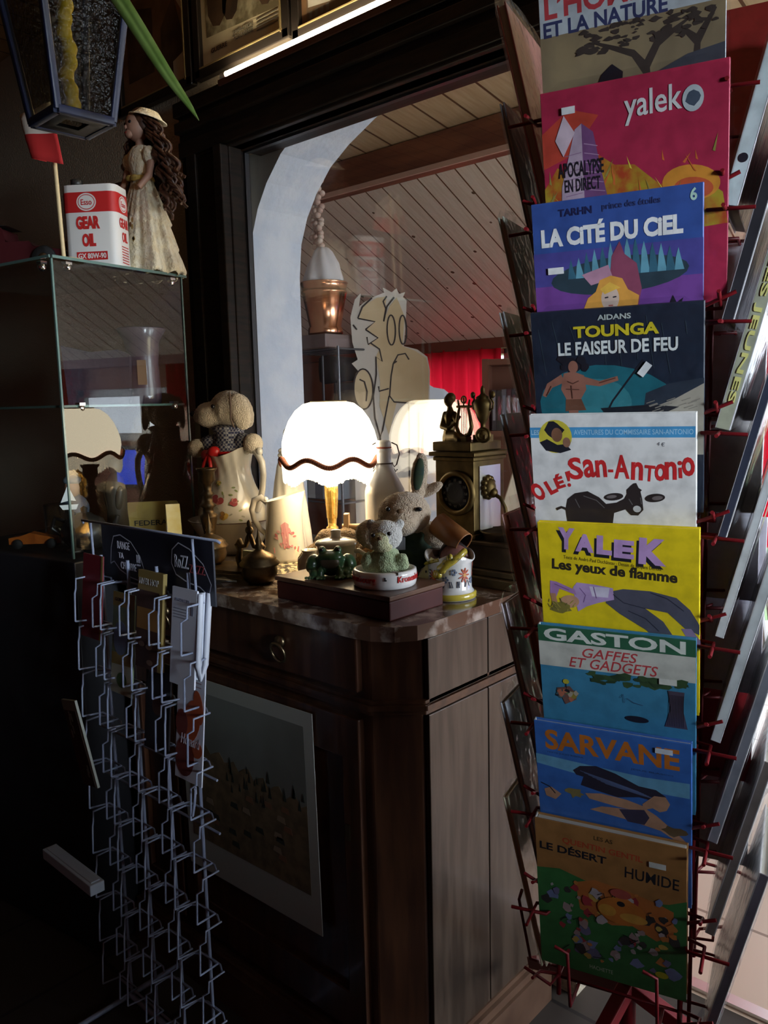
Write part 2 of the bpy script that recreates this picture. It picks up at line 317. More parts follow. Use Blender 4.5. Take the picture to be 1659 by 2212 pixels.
# ================================================================== framed pictures above the beam
frame_wood = M('frame_black', (.015, .012, .010), .35)
gilt = M('gilt_edge', (.55, .42, .2), .35, .7)
def picture(label, x0, x1, z0, h, art, tilt=0):
    t = thing('framed_picture', label, 'picture', ((x0+x1)/2, 1.668, z0), 0, 'framed pictures in a row above the beam', rx=0, ry=tilt)
    w = x1-x0; b = MB()
    for c, d in (((0, 0, .012), (w+.05, .024, .03)), ((0, 0, h), (w+.05, .024, .03)), ((-w/2-.012, 0, h/2), (.03, .024, h)), ((w/2+.012, 0, h/2), (.03, .024, h))): b.box(c, d)
    b.build('frame', frame_wood, t, bevel=.003)
    MB().box((0, -.003, .027), (w-.005, .022, .004)).box((w/2-.006, -.003, h/2), (.004, .022, h-.04)).build('gilt_lip', gilt, t)
    mb, mats = art(w, h); mb.build('print', mats, t)
    MB().add([(-w/2, -.008, .02), (w/2, -.008, .02), (w/2, -.008, h-.02), (-w/2, -.008, h-.02)], [(0, 1, 2, 3)]).build('glazing', glass('picture_glass', refl=.6), t)
    return t
brown1 = M('print_brown', (.27, .15, .07), .7, col2=(.16, .085, .04), scale=7)
brown2 = M('print_dark', (.05, .03, .018), .7, col2=(.12, .07, .035), scale=9)
cream = M('print_cream', (.78, .70, .46), .7, col2=(.66, .58, .36), scale=4)
sepia = M('print_sepia', (.18, .15, .08), .7, col2=(.55, .50, .32), scale=14, detail=8, lo=.42, hi=.58)
ink = M('ink', (.02, .018, .02), .7)
inkg = M('ink_grey', (.22, .20, .15), .7)
palep = M('print_pale', (.60, .58, .50), .7)
def art1(w, h):
    X = front(-w/2, .004, 0); b = MB().flat([(0, .02), (w, .02), (w, h), (0, h)], 0, 0, X)
    b.flat([(.62*w, .22), (.82*w, .30), (.95*w, .14), (.8*w, .06), (.62*w, .1)], .001, 1, X); b.flat([(w*.72, .50), (w*.80, .52), (w*.92, .40), (w*.93, .24), (w*.82, .30)], .0015, 2, X)
    b.flat([(.1*w, .1), (.5*w, .1), (.5*w, .3), (.1*w, .34)], .001, 1, X); b.flat([(.15*w, .36), (.52*w, .33), (.52*w, .37), (.15*w, .41)], .001, 3, X); b.oval(.66*w, .42, .045, .06, .001, 3, X)
    b.flat([(.78*w, .035), (.97*w, .035), (.97*w, .12), (.78*w, .10)], .002, 2, X); return b, [brown1, brown2, palep, M('print_tan', (.28, .17, .09), .7)]
def art2(w, h):
    X = front(-w/2, .004, 0); b = MB().flat([(0, .02), (w, .02), (w, h), (0, h)], 0, 0, X)
    b.flat([(.07*w, .115), (.95*w, .10), (.95*w, h-.03), (.07*w, h-.03)], .001, 1, X)
    for x, z, a, c in ((.22, .20, .05, .07), (.38, .18, .04, .05), (.62, .22, .06, .04), (.8, .17, .04, .05), (.5, .3, .08, .05)): b.oval(x*w, z, a, c, .0015, 2, X, n=9)
    b.text('OPÉRATION', .40*w, .085, .24*w, .014, .0015, 3, X, bold=.02); b.text('TONNERRE', .40*w, .068, .24*w, .014, .0015, 3, X, bold=.02); b.text('GUERRE', .12*w, .064, .2*w, .013, .0015, 2, X, bold=.01)
    for i in range(4): b.flat([(.68*w, .062+.01*i), (.92*w, .062+.01*i), (.92*w, .066+.01*i), (.68*w, .066+.01*i)], .0015, 3, X)
    return b, [cream, sepia, brown2, inkg]
def art3(w, h):
    X = front(-w/2, .004, 0); b = MB().flat([(0, .02), (w, .02), (w, h), (0, h)], 0, 0, X)
    b.flat([(0, .03), (.07*w, .03), (.07*w, h), (0, h)], .001, 1, X); b.flat([(.09*w, .075), (.36*w, .065), (.36*w, .135), (.09*w, .14)], .001, 2, X)
    b.text('L’HOMME', .12*w, .112, .2*w, .014, .0015, 3, X, bold=.02); b.text('DE', .18*w, .09, .08*w, .014, .0015, 3, X, bold=.02)
    for x in (.1, .17, .24, .31): b.flat([(x*w, .045), (x*w+.012, .045), (x*w+.012, .063), (x*w, .063)], .001, 4, X)
    b.oval(.6*w, .2, .03, .12, .001, 5, X); b.oval(.8*w, .15, .05, .12, .001, 4, X); return b, [M('print_umber', (.20, .13, .075), .7, col2=(.28, .18, .10), scale=6), brown1, palep, ink, inkg, brown2]
picture('brown poster behind glass at the left, with a pale slanting shape and white label', -2.70, -2.305, 2.527, .52, art1)
picture('yellowed film poster with a cream margin and printed caption below', -2.235, -1.84, 2.530, .52, art2)
picture('dark brown framed poster with a small white title box low at its left', -1.775, -1.455, 2.512, .52, art3)
# ================================================================== sideboard with marble top
HC = 1.075
walnut = M('walnut', (.040, .015, .008), .28, col2=(.075, .030, .014), scale=4, stretch=(9, 9, 1), coat=.25)
walnut_side = M('walnut_side', (.032, .019, .012), .30, col2=(.064, .042, .029), scale=5, stretch=(8, 8, .8), coat=.2)
marble = M('marble', (.085, .045, .03), .18, col2=(.40, .34, .30), scale=22, detail=9, lo=.48, hi=.66, coat=.4)
XL, XR, YF, YB = -2.005, -.985, 1.115, 1.655
t = thing('sideboard', 'dark walnut sideboard with brown marble top standing under the big window', 'sideboard', (0, 0, 0))
MB().prism([(XL+.03, YF+.02), (XR-.09, YF+.02), (XR-.012, YF+.09), (XR-.012, YB), (XL+.03, YB)], .93, TR(z=.11), 0).build('carcass', walnut, t, bevel=.004)
b = MB()
for y0, y1 in ((YF+.095, YF+.30), (YF+.303, YB-.002)): b.box((XR-.006, (y0+y1)/2, .965), (.012, y1-y0, .145)).box((XR-.006, (y0+y1)/2, .5), (.012, y1-y0, .76))
b.build('side_panel', walnut_side, t, bevel=.002)
m_ = MB()
def band(z, h, out): return m_.prism([(XL+.03-out, YF+.02-out), (XR-.088+out*.4, YF+.02-out), (XR-.008+out, YF+.088-out*.4), (XR-.008+out, YB), (XL+.03-out, YB)], h, TR(z=z))
band(.885, .009, .010); band(.895, .010, .016); band(.906, .007, .008); m_.build('moulding', walnut, t, bevel=.003)
m_ = MB(); band(0, .10, .03); band(.10, .02, .022); band(.12, .012, .012); m_.build('plinth', M('walnut_plinth', (.06, .028, .016), .3, col2=(.12, .065, .04), scale=6, coat=.3), t, bevel=.005)
m_ = MB(); P = [(XL, YF-.012), (XR-.10, YF-.012)]+[(XR-.10+.115*sin(R(a)), YF-.012+.10*(1-cos(R(a)))) for a in (20, 45, 70)]+[(XR+.015, YF+.10), (XR+.015, YB+.01), (XL, YB+.01)]
m_.prism(P, .030, TR(z=HC-.030)); m_.build('marble_top', marble, t, bevel=.009, seg=3)
for x0, x1 in ((-1.95, -1.70), (-1.68, -1.095)):
    d = MB().box(((x0+x1)/2, YF+.013, .985), (x1-x0, .018, .118)).build('drawer', walnut, t, bevel=.004)
    xc = (x0+x1)/2+.07; k = MB(); k.lathe([(0, .012), (.013, .010), (.015, .004), (.012, 0)], 16, 0, TR(xc, YF+.002, .995, rx=90)); k.tube([(xc+.022*cos(R(a)), YF-.010-.006*sin(R(a)), .972+.022*sin(R(a))) for a in range(0, 360, 20)], .0035, 8, closed=True); k.build('ring_pull', M('old_brass', (.23, .17, .10), .35, 1), d)
for x0, x1 in ((-1.96, -1.755), (-1.74, -1.095)):
    d = MB(); w = .05
    d.box(((x0+x1)/2, YF+.013, .825), (x1-x0, .02, .09)).box(((x0+x1)/2, YF+.013, .205), (x1-x0, .02, .09)).box((x0+w/2, YF+.013, .515), (w, .02, .54)).box((x1-w/2, YF+.013, .515), (w, .02, .54)).box(((x0+x1)/2, YF+.020, .515), (x1-x0-2*w, .006, .54))
    o = d.build('door', walnut, t, bevel=.004)
    if x1 > -1.2: MB().box((x1-.035, YF, .62), (.012, .004, .035)).build('keyhole_plate', M('old_brass', (.23, .17, .10), .35, 1), o)
# landscape print fixed on the right-hand door
t = thing('landscape_print', 'landscape print with wide white margins fixed to the sideboard door', 'print', (-1.46, YF-.004, .345), ry=-1.0)
b = MB(); X = front(0, 0, 0); w, h = .49, .505
b.flat([(-w/2, 0), (w/2, 0), (w/2, h), (-w/2, h)], -.002, 0, X, t=.002); L_, R_, B_, T_ = -w/2+.028, w/2-.028, .085, h-.034
b.flat([(L_, B_), (R_, B_), (R_, T_), (L_, T_)], .0005, 1, X)
hill = [(L_+(R_-L_)*i/24, B_+.20+.05*(1-i/24)+.012*sin(i*2.1)+rnd.uniform(0, .008)) for i in range(25)]
b.flat([(L_, B_)]+[(R_, B_)]+hill[::-1], .001, 2, X)
for i in range(26):
    x = L_+(R_-L_)*rnd.uniform(.35, .98); z = B_+.205+rnd.uniform(-.05, .02); s_ = rnd.uniform(.006, .013); b.flat([(x-s_*.5, z), (x+s_*.5, z), (x, z+s_*2.6)], .0014, 3, X)
for i in range(22):
    x = rnd.uniform(L_+.02, R_-.03); z = B_+rnd.uniform(.02, .17); b.flat([(x, z), (x+.03, z-.003), (x+.026, z+.012), (x+.004, z+.012)], .0014, rnd.choice((3, 4, 5)), X)
b.build('sheet', [M('old_paper', (.36, .38, .34), .6), M('print_sky', (.20, .22, .20), .7, col2=(.14, .15, .13), scale=3), M('print_land', (.10, .075, .04), .7, col2=(.17, .12, .06), scale=30), M('print_trees', (.02, .028, .02), .7), M('print_roofs', (.2, .1, .05), .7), M('print_walls', (.26, .2, .13), .7)], t)
# ================================================================== things on the sideboard
china = M('china', (.60, .57, .50), .16, coat=.5)
china_w = M('china_white', (.68, .67, .64), .14, coat=.5)
bronze = M('bronze', (.055, .035, .016), .42, .9, col2=(.11, .07, .03), scale=30)
gilt_b = M('gilt_bronze', (.075, .048, .014), .48, .85, col2=(.13, .085, .028), scale=22)
dark_eye = M('black_bead', (.01, .01, .012), .12)
def lathe_thing(name, label, cat, loc, prof, mat, part='body', n=40, **k):
    t = thing(name, label, cat, loc, **k); MB().lathe(prof, n).build(part, mat, t); return t
# --- table lamp
LX, LY = -1.549, 1.507
t = thing('table_lamp', 'lit table lamp with cream fringed shade and gilt column, beside the white china jug', 'lamp', (LX, LY, HC))
sh = MB(); NP = 7; ph0 = R(-19.3)
def scal(a): return abs(cos(NP*(a-ph0)/2))       # 1 at seam
prof = [(.046, .433), (.068, .428), (.090, .411), (.108, .386), (.121, .355), (.128, .325), (.129, .298), (.124, .268)]
def fn(p, a, r, z):
    k = max(0, (.345-z)/.077); q = scal(a); rr = r*(1-.018*(1-q)*0-.020*q); return (rr*cos(a), rr*sin(a), z+k*(.020*(q**2)-.0))
sh.lathe(prof, 112, 0, None, fn); sh.build('lamp_shade', M('shade_cloth', (1.0, .87, .62), .8, emit=6.5), t)
b = MB(); b.tube([((.129-.003*scal(a))*cos(a), (.129-.003*scal(a))*sin(a), .268+.020*scal(a)**2) for a in [2*pi*i/112 for i in range(112)]], .0062, 8, closed=True)
for i in range(150):
    a = 2*pi*i/150; b.ell((.131*cos(a), .131*sin(a), .268+.020*scal(a)**2), .0072, n=6, k=4)
b.build('braid', M('braid', (.30, .085, .035), .7), t)
b = MB()
for i in range(260):
    a = 2*pi*i/260+rnd.uniform(-.004, .004); z = .266+.02*scal(a)**2; b.tube([(.127*cos(a), .127*sin(a), z), (.125*cos(a), .125*sin(a), z-.046+rnd.uniform(-.003, .002))], .0019, 4, caps=False)
lab(b.build('fringe', M('fringe_thread', (.95, .86, .66), .8, emit=2.0), t), 'white hanging thread fringe')
b = MB(); b.tube([(.046*cos(R(a)), .046*sin(R(a)), .433) for a in range(0, 360, 15)], .003, 6, closed=True)
for a in range(0, 360, 120): b.tube([(.046*cos(R(a)), .046*sin(R(a)), .433), (0, 0, .40)], .002, 6)
b.build('shade_ring', M('ring_wire', (.5, .42, .25), .4, .8), t)
gold = M('lamp_gilt', (.62, .40, .10), .33, .9, col2=(.75, .55, .2), scale=60, bump=.25, bscale=120)
MB().lathe([(.001, .245), (.014, .245), (.020, .238), (.021, .228), (.016, .222), (.017, .216), (.0165, .19), (.0125, .125), (.011, .105), (.016, .100), (.016, .092), (.012, .088), (.012, .06), (.02, .05), (.026, .04), (.045, .028), (.055, .016), (.058, 0), (0, 0)], 24).build('column', gold, t)
b = MB()
for i in range(8): b.ell((.019*cos(pi*i/4), .019*sin(pi*i/4), .231), (.006, .006, .010), n=8, k=6)
for i in range(8): b.tube([(.0155*cos(pi*i/4), .0155*sin(pi*i/4), .214), (.0155*cos(pi*i/4), .0155*sin(pi*i/4), .19), (.0115*cos(pi*i/4), .0115*sin(pi*i/4), .125)], .0025, 6)
b.build('leaf_ornament', gold, t); MB().ell((0, 0, .33), (.022, .022, .032)).tube([(0, 0, .245), (0, 0, .30)], .010).build('bulb', M('bulb', (1, .85, .6), .3, emit=14), t)
point('lamp_bulb', (LX, LY, HC+.285), 2.4, (1, .78, .48), .03)
# --- basin, ewer, plush dog
EX, EY = -1.930, 1.470
t = lathe_thing('wash_basin', 'wide white china basin holding the flowered ewer', 'basin', (EX, EY, HC), [(0, .006), (.075, .004), (.085, 0), (.092, .004), (.10, .012), (.135, .05), (.16, .088), (.172, .100), (.175, .103), (.171, .105), (.156, .090), (.13, .055), (.09, .018), (0, .012)], china, 'bowl', 56)
t.scale = (.75, .75, .97)
MB().lathe([(.1735, .1052), (.1755, .1045), (.1752, .1025), (.1732, .1018)], 56).build('gold_rim_line', M('rim_line', (.12, .07, .05), .4), t)
def rosef(mb, x, y, s, X, c, n=7):
    for i in range(n):
        a = rnd.uniform(0, 2*pi); mb.oval(x+s*.5*cos(a), y+s*.5*sin(a), s*rnd.uniform(.35, .6), s*rnd.uniform(.3, .5), .0003*i, c[i % len(c)], X, rnd.uniform(0, 180), 9)
def decal(name, parent, mats, paint, radius, zc, face, lean=0):
    # painted decoration wrapped round a lathed body (radius as a function of z)
    b = MB(); paint(b); vs = []
    for x, y, z in b.v:
        zz = zc+y; r = radius(zz)+.0006+z; a = face+x/radius(zz); vs.append((r*cos(a), r*sin(a), zz))
    b.v = vs; return b.build(name, mats, parent)
def interp(prof):
    P = sorted([(z, r) for r, z in prof])
    def f(z):
        for (z0, r0), (z1, r1) in zip(P, P[1:]):
            if z0 <= z <= z1: return r0+(r1-r0)*(z-z0)/max(z1-z0, 1e-6)
        return P[-1][1] if z > P[-1][0] else P[0][1]
    return f
FC = R(-44)                                    # side of a round thing that faces the room
t = thing('ewer', 'tall white china ewer painted with roses, standing in the basin', 'jug', (EX, EY, HC+.013))
ep = [(.048, 0), (.055, .004), (.052, .012), (.062, .025), (.088, .055), (.100, .085), (.099, .115), (.086, .15), (.070, .185), (.060, .215), (.057, .235), (.062, .262), (.072, .285)]
def efn(p, a, r, z):
    w = max(0, min(1, (z-.06)/.2)); d = a-R(195)
    rr = r*(1+.03*w*cos(14*(a+z*3.5)))
    lip = max(0, (z-.215)/.07); rr += .030*lip*max(0, cos(d))**3
    return (rr*cos(a), rr*sin(a), z+lip*(.030*cos(d)**2+.012*max(0, cos(d))-.012))
MB().lathe(ep, 84, 0, None, efn).lathe([(r-.004, z) for r, z in ep[::-1]]+[(0, .004)], 84, 0, None, efn).build('body', china, t)
h = [(.060*cos(R(22)), .060*sin(R(22)))]
hd = V((cos(R(6)), sin(R(6)), 0)); b = MB()
b.tube([hd*r+V((0, 0, z)) for r, z in ((.066, .283), (.088, .292), (.112, .280), (.128, .255), (.132, .22), (.126, .18), (.115, .145), (.100, .115))], [.009, .009, .010, .010, .009, .009, .009, .010], 12)
b.ell(hd*.078+V((0, 0, .294)), (.013, .013, .009)).ell(hd*.12+V((0, 0, .285)), (.010, .010, .012)); b.build('handle', china, t)
def roses(b):
    rosef(b, -.018, .02, .020, None, (0, 1, 0)); rosef(b, .028, .008, .013, None, (0, 1)); rosef(b, .0, -.028, .014, None, (2, 3)); rosef(b, .05, -.062, .012, None, (2, 3)); rosef(b, -.02, .062, .009, None, (2, 4))
    for i in range(26): b.oval(rnd.uniform(-.045, .06), rnd.uniform(-.07, .05), .006, .0025, .0002, rnd.choice((4, 4, 5)), None, rnd.uniform(0, 180), 8)
petals = [M('rose_red', (.36, .07, .075), .3), M('rose_pink', (.55, .22, .2), .3), M('rose_yellow', (.62, .42, .10), .3), M('rose_brown', (.30, .16, .05), .3), M('leaf_green', (.22, .26, .10), .3), M('leaf_grey', (.35, .33, .26), .3)]
decal('rose_decoration', t, petals, roses, interp(ep), .135, FC-.15)
plushw = M('plush_cream', (.66, .56, .42), .95, sheen=.5, bump=.8, bscale=330)
def plush(name, balls, mat, parent, vox=.0045, fuzz=.004, fs=.006):
    b = MB()
    for q in balls: b.ell(q[0], q[1], 0, None, 16, 10, q[2] if len(q) > 2 else None)
    return b.build(name, mat, parent, remesh=vox, fuzz=fuzz, fs=fs)
# body turned to the room, head in profile to the left
t = thing('plush_dog', 'cream plush dog in a blue checked shirt sitting in the ewer', 'plush toy', (EX, EY, HC+.262), rz=292)
HR = Euler((0, 0, R(-66))).to_matrix()
def hp(x, y, z): q = HR @ V((x, y, 0)); return (q.x, q.y, z)
plush('body', [((0, 0, .03), (.045, .048, .06)), ((0, 0, .09), (.03, .03, .04)), (hp(-.004, 0, .158), (.058, .056, .054)), (hp(.050, .0, .142), (.048, .040, .038), (0, 0, -66)), (hp(.078, 0, .138), (.024, .022, .022)), ((.018, .088, .058), (.032, .028, .030)), ((.030, -.090, .046), (.034, .028, .028)), ((.01, .055, .062), (.022, .04, .022)), ((.01, -.055, .058), (.022, .04, .022))], plushw, t)
b = MB(); b.ell(hp(-.040, .052, .150), (.030, .013, .056), rot=(6, 14, -66)).ell(hp(-.040, -.052, .150), (.030, .013, .054), rot=(-6, 14, -66)); b.build('ear', plushw, t, remesh=.004, fuzz=.003, fs=.006)
MB().tube([hp(-.014, .056, .205), hp(-.016, .064, .165), hp(-.014, .064, .130), hp(-.022, .062, .106)], .0026, 6).build('ear_seam', M('seam_brown', (.12, .08, .06), .9), t)
MB().ell(hp(.036, .048, .166), .0062).ell(hp(.036, -.048, .166), .0062).build('eye', dark_eye, t)
MB().ell(hp(.100, .004, .146), (.008, .010, .008)).build('nose', dark_eye, t)
chk = M('blue_check', (.05, .055, .10), .9); nt = chk.node_tree; tc = nt.nodes.new('ShaderNodeTexCoord'); ck = nt.nodes.new('ShaderNodeTexChecker'); ck.inputs['Scale'].default_value = 150
ck.inputs['Color1'].default_value = (.035, .04, .09, 1); ck.inputs['Color2'].default_value = (.34, .34, .36, 1); nt.links.new(tc.outputs['Object'], ck.inputs[0]); nt.links.new(ck.outputs[0], nt.nodes['Principled BSDF'].inputs['Base Color'])
plush('shirt', [((0, 0, .035), (.053, .056, .062)), ((0, 0, .085), (.044, .046, .028)), ((.012, .056, .062), (.027, .032, .027)), ((.014, -.056, .058), (.027, .032, .027)), ((.004, 0, .103), (.050, .053, .012))], chk, t, .004, .003, .02)
red = M('red_satin', (.55, .015, .015), .35)
b = MB(); b.tube([(.055*cos(R(a)), .058*sin(R(a)), .033) for a in range(0, 360, 15)], .0045, 6, closed=True); b.build('belt', red, t)
b = MB(); b.ell((.056, -.020, .036), (.014, .020, .017), rot=(20, 0, 30)).ell((.052, -.048, .026), (.014, .020, .017), rot=(-20, 0, -30)).ell((.060, -.034, .03), .009).tube([(.060, -.034, .03), (.070, -.024, .0), (.076, -.02, -.03)], [.006, .007, .004], 8).tube([(.060, -.034, .03), (.066, -.048, .005), (.072, -.052, -.02)], [.006, .007, .004], 8); b.build('bow', red, t, sub=1)
# --- white figure with draped cloth behind the ewer
t = thing('draped_figurine', 'white china draped figure standing between the ewer and the lamp', 'figurine', (-1.800, 1.580, HC))
def drp(p, a, r, z): rr = r*(1+.10*cos(9*a+z*14)*min(1, max(0, (.30-z)*5))); return (rr*cos(a), rr*sin(a), z)
MB().lathe([(0, 0), (.056, 0), (.060, .01), (.056, .06), (.050, .13), (.042, .20), (.034, .25), (.026, .275), (.020, .285), (0, .29)], 72, 0, None, drp).build('drapery', M('biscuit', (.70, .68, .62), .5), t)
b = MB()
for i in range(9): b.ell((.020*cos(i*.7), .020*sin(i*.7), .282+.006*(i % 3)), (.012, .010, .009), n=10, k=6)
b.ell((0, 0, .315), (.017, .017, .026)).ell((.004, 0, .345), (.015, .014, .018)); b.build('head', M('biscuit', (.70, .68, .62), .5), t)
# --- white jug with a pink scene
t = thing('china_jug', 'white china jug with a pink printed scene, nearest the lit lamp', 'jug', (-1.700, 1.468, HC))
t.scale = (.95, .95, .97)
jp = [(.060, 0), (.063, .003), (.062, .012), (.060, .03), (.055, .08), (.051, .13), (.049, .165), (.050, .182)]
hdir = R(222)
def jfn(p, a, r, z): k = max(0, (z-.12)/.062); d = a-hdir-pi; rr = r+.014*k*max(0, cos(d))**4; return (rr*cos(a), rr*sin(a), z+k*k*(.016*max(0, cos(d))-.012*max(0, -cos(d))))
MB().lathe(jp, 64, 0, None, jfn).lathe([(r-.003, z) for r, z in jp[::-1]]+[(0, .004)], 64, 0, None, jfn).build('body', china_w, t)
hv = V((cos(hdir), sin(hdir), 0)); b = MB(); b.tube([hv*r+V((0, 0, z)) for r, z in ((.046, .165), (.064, .182), (.084, .174), (.092, .148), (.086, .118), (.070, .092), (.055, .078))], [.008, .010, .0095, .009, .0085, .008, .008], 10); b.ell(hv*.052+V((0, 0, .176)), (.010, .009, .008)); b.build('handle', china_w, t)
def scene(b):
    b.flat([(-.034, -.045), (.038, -.045), (.042, -.030), (.012, -.026), (-.036, -.030)], 0, 0); b.flat([(-.006, -.03), (.008, -.03), (.010, .035), (.0, .042), (-.012, .034)], .0003, 1)
    for i in range(26): b.oval(rnd.uniform(-.032, .034), rnd.uniform(-.04, .022), rnd.uniform(.002, .007), rnd.uniform(.002, .005), .0002, rnd.choice((0, 1, 2)), None, rnd.uniform(0, 180), 8)
decal('pink_scene', t, [M('pink_a', (.55, .18, .22), .25), M('pink_b', (.62, .30, .34), .25), M('pink_c', (.68, .42, .42), .25)], scene, interp(jp), .075, FC+.1)
# --- brass candlestick and ink set
t = lathe_thing('candlestick', 'tall turned brass candlestick in front of the ewer', 'candlestick', (-1.792, 1.285, HC), [(0, 0), (.042, 0), (.044, .006), (.030, .014), (.018, .022), (.012, .032), (.019, .040), (.012, .048), (.015, .085), (.022, .118), (.023, .124), (.015, .128), (.013, .14), (.022, .146), (.012, .154), (.011, .168), (.018, .174), (.010, .18), (.012, .196), (.021, .205), (.020, .224), (.026, .230), (.026, .234), (.016, .233), (.012, .215), (0, .214)], bronze, 'stem', 32)
t.scale = (1.05, 1.05, 1.14)
t = thing('inkstand', 'ornate bronze inkstand with a pointed lidded well and scrolled back', 'inkstand', (-1.685, 1.262, HC), rz=8)
t.location = (-1.655, 1.232, HC)
b = MB(); b.prism([(x, y) for x, y in arc(0, 0, .155, .062, 0, 360, 40)][:-1], .010, TR(z=.012)).prism(arc(0, 0, .140, .05, 0, 360, 40)[:-1], .006, TR(z=.022), 0)
for x in (-.12, .12):
    for y in (-.03, .03): b.ell((x, y, .008), (.010, .010, .009), n=10, k=6)
b.build('tray', bronze, t, bevel=.002)
def well(parent, x, y, z, s):
    w = MB().lathe([(0, 0), (.026*s, 0), (.038*s, .010*s), (.043*s, .026*s), (.041*s, .040*s), (.044*s, .044*s)], 28, 0, TR(x, y, z)).build('well', bronze, parent)
    MB().lathe([(.047*s, .044*s), (.048*s, .049*s), (.040*s, .056*s), (.041*s, .060*s), (.028*s, .070*s), (.012*s, .078*s), (.006*s, .084*s), (.011*s, .089*s), (.006*s, .095*s), (.008*s, .101*s), (.004*s, .112*s), (0, .134*s)], 28, 0, TR(x, y, z)).build('lid', bronze, w); return w
well(t, -.055, .0, .028, .98)
b = MB()
for sx in (-1, 1):
    b.tube([(.075+sx*x, .01, z) for x, z in ((.032, .028), (.040, .05), (.034, .07), (.040, .085), (.036, .092), (.026, .080), (.014, .082), (.006, .10), (0, .115))], [.010, .009, .007, .010, .009, .006, .006, .007, .005], 10)
b.ell((.075, .01, .122), (.012, .008, .011)).ell((.075, .01, .138), (.006, .006, .010)); b.build('scroll_ornament', bronze, t)
MB().box((.075, .012, .048), (.050, .008, .045)).build('small_plaque', M('plaque', (.45, .44, .32), .4), t, bevel=.002)
t = thing('lidded_pot', 'dark bronze lidded pot with a long spire, right of the inkstand', 'pot', (-1.527, 1.235, HC)); well(t, 0, 0, 0, 1.02)
t = thing('leaf_dish', 'dark leaf-shaped metal dish at the front edge, below the inkstand', 'dish', (-1.70, 1.150, HC), rz=6)
LFD = [(-.15, 0), (-.12, .028), (-.07, .036), (-.02, .030), (.03, .034), (.08, .028), (.14, .006), (.17, 0), (.13, -.018), (.07, -.024), (.0, -.026), (-.07, -.022), (-.12, -.016)]
MB().add([(x, y, .012+.10*(abs(y)/1.2)+.10*x*x) for x, y in LFD]+[(0, .002, .006)], [(i, (i+1) % 13, 13) for i in range(13)], 0, True).build('leaf', M('dark_metal', (.05, .045, .04), .35, .8, col2=(.11, .09, .06), scale=30), t, solid=.004)
# --- lace mat under the jug
t = thing('lace_mat', 'black and cream lace mat lying under the china jug', 'mat', (-1.61, 1.42, HC), rz=10)
MB().box((0, 0, .001), (.36, .22, .002)).build('mat_cloth', M('lace', (.03, .025, .02), .8, col2=(.50, .42, .28), scale=70, lo=.48, hi=.54), t)
# --- brown plush, sugar pot, frog
fur = M('plush_brown', (.20, .115, .045), .95, sheen=.4, bump=.9, bscale=240, col2=(.30, .19, .08), scale=40)
t = thing('brown_plush_bear', 'small brown plush bear lying in front of the lamp column', 'plush toy', (-1.430, 1.440, HC), rz=42)
plush('body', [((.0, .02, .055), (.055, .045, .042)), ((.055, .03, .072), (.038, .038, .036)), ((.0, -.005, .088), (.034, .034, .030)), ((-.045, .0, .085), (.036, .032, .031)), ((-.09, -.02, .042), (.034, .028, .028)), ((-.075, -.01, .055), (.035, .026, .026)), ((.050, -.025, .055), (.035, .028, .036)), ((.02, .0, .03), (.06, .05, .03)), ((-.10, -.03, .02), (.02, .02, .02))], fur, t, .0045, .006, .009)
MB().ell((.052, -.046, .052), (.021, .010, .022)).build('paw_pad', M('pad_tan', (.26, .14, .05), .9), t)
t = thing('sugar_pot', 'white china mug with lid, behind the green frog', 'pot', (-1.372, 1.345, HC), rz=-44)
sp = [(.0, 0), (.040, 0), (.044, .004), (.046, .02), (.047, .085), (.048, .095)]
MB().lathe(sp, 40).build('body', china_w, t)
b = MB().lathe([(.0505, .095), (.051, .099), (.046, .104), (.025, .110), (.012, .112), (.012, .122), (.013, .127), (.010, .130), (0, .131)], 40).build('lid', china_w, t)
MB().tube([(.046*cos(R(70)), .046*sin(R(70)), .08)]+[((.046+.032*sin(R(a)))*cos(R(70)), (.046+.032*sin(R(a)))*sin(R(70)), .055+.027*cos(R(a))) for a in (20, 50, 90, 130, 160)]+[(.044*cos(R(70)), .044*sin(R(70)), .03)], .006, 8).build('handle', china_w, t)
t = thing('small_vase', 'small round white vase with gold trim, left of the lidded mug', 'vase', (-1.455, 1.335, HC)); MB().lathe([(0, 0), (.020, 0), (.026, .008), (.032, .03), (.030, .05), (.020, .062), (.017, .068), (.022, .074), (.020, .074), (.014, .066), (0, .06)], 28).build('body', china, t)
# --- burgundy box with the frog and the ashtray on it
t = thing('wooden_box', 'flat burgundy wooden box at the front of the sideboard, under frog and ashtray', 'box', (-1.035, 1.155, HC), rz=0)
box_m = M('burgundy', (.045, .007, .007), .5, col2=(.07, .014, .012), scale=6, spec=.25)
MB().box((-.168, .085, .020), (.336, .17, .040)).build('base', box_m, t, bevel=.003); MB().box((-.168, .085, .046), (.342, .176, .010)).build('lid', M('box_top', (.075, .035, .022), .35, col2=(.13, .07, .045), scale=8, spec=.3), t, bevel=.002)
BZ = HC+.051
t = thing('frog_figurine', 'green glazed frog figurine sitting on the burgundy box', 'figurine', (-1.268, 1.225, BZ), rz=42)
frogm = M('frog_green', (.020, .065, .030), .3, col2=(.05, .13, .05), scale=30, coat=.4)
fb = [((0, .0, .028), (.034, .032, .027)), ((0, -.012, .040), (.031, .024, .021)), ((0, -.02, .046), (.028, .018, .012)), ((-.017, -.014, .060), (.009, .009, .010)), ((.017, -.014, .060), (.009, .009, .010)), ((-.040, .004, .028), (.016, .024, .022), (0, 20, 0)), ((.040, .004, .028), (.016, .024, .022), (0, -20, 0)), ((-.034, -.014, .012), (.014, .022, .011)), ((.034, -.014, .012), (.014, .022, .011)), ((-.020, -.030, .012), (.008, .010, .016)), ((.020, -.030, .012), (.008, .010, .016))]
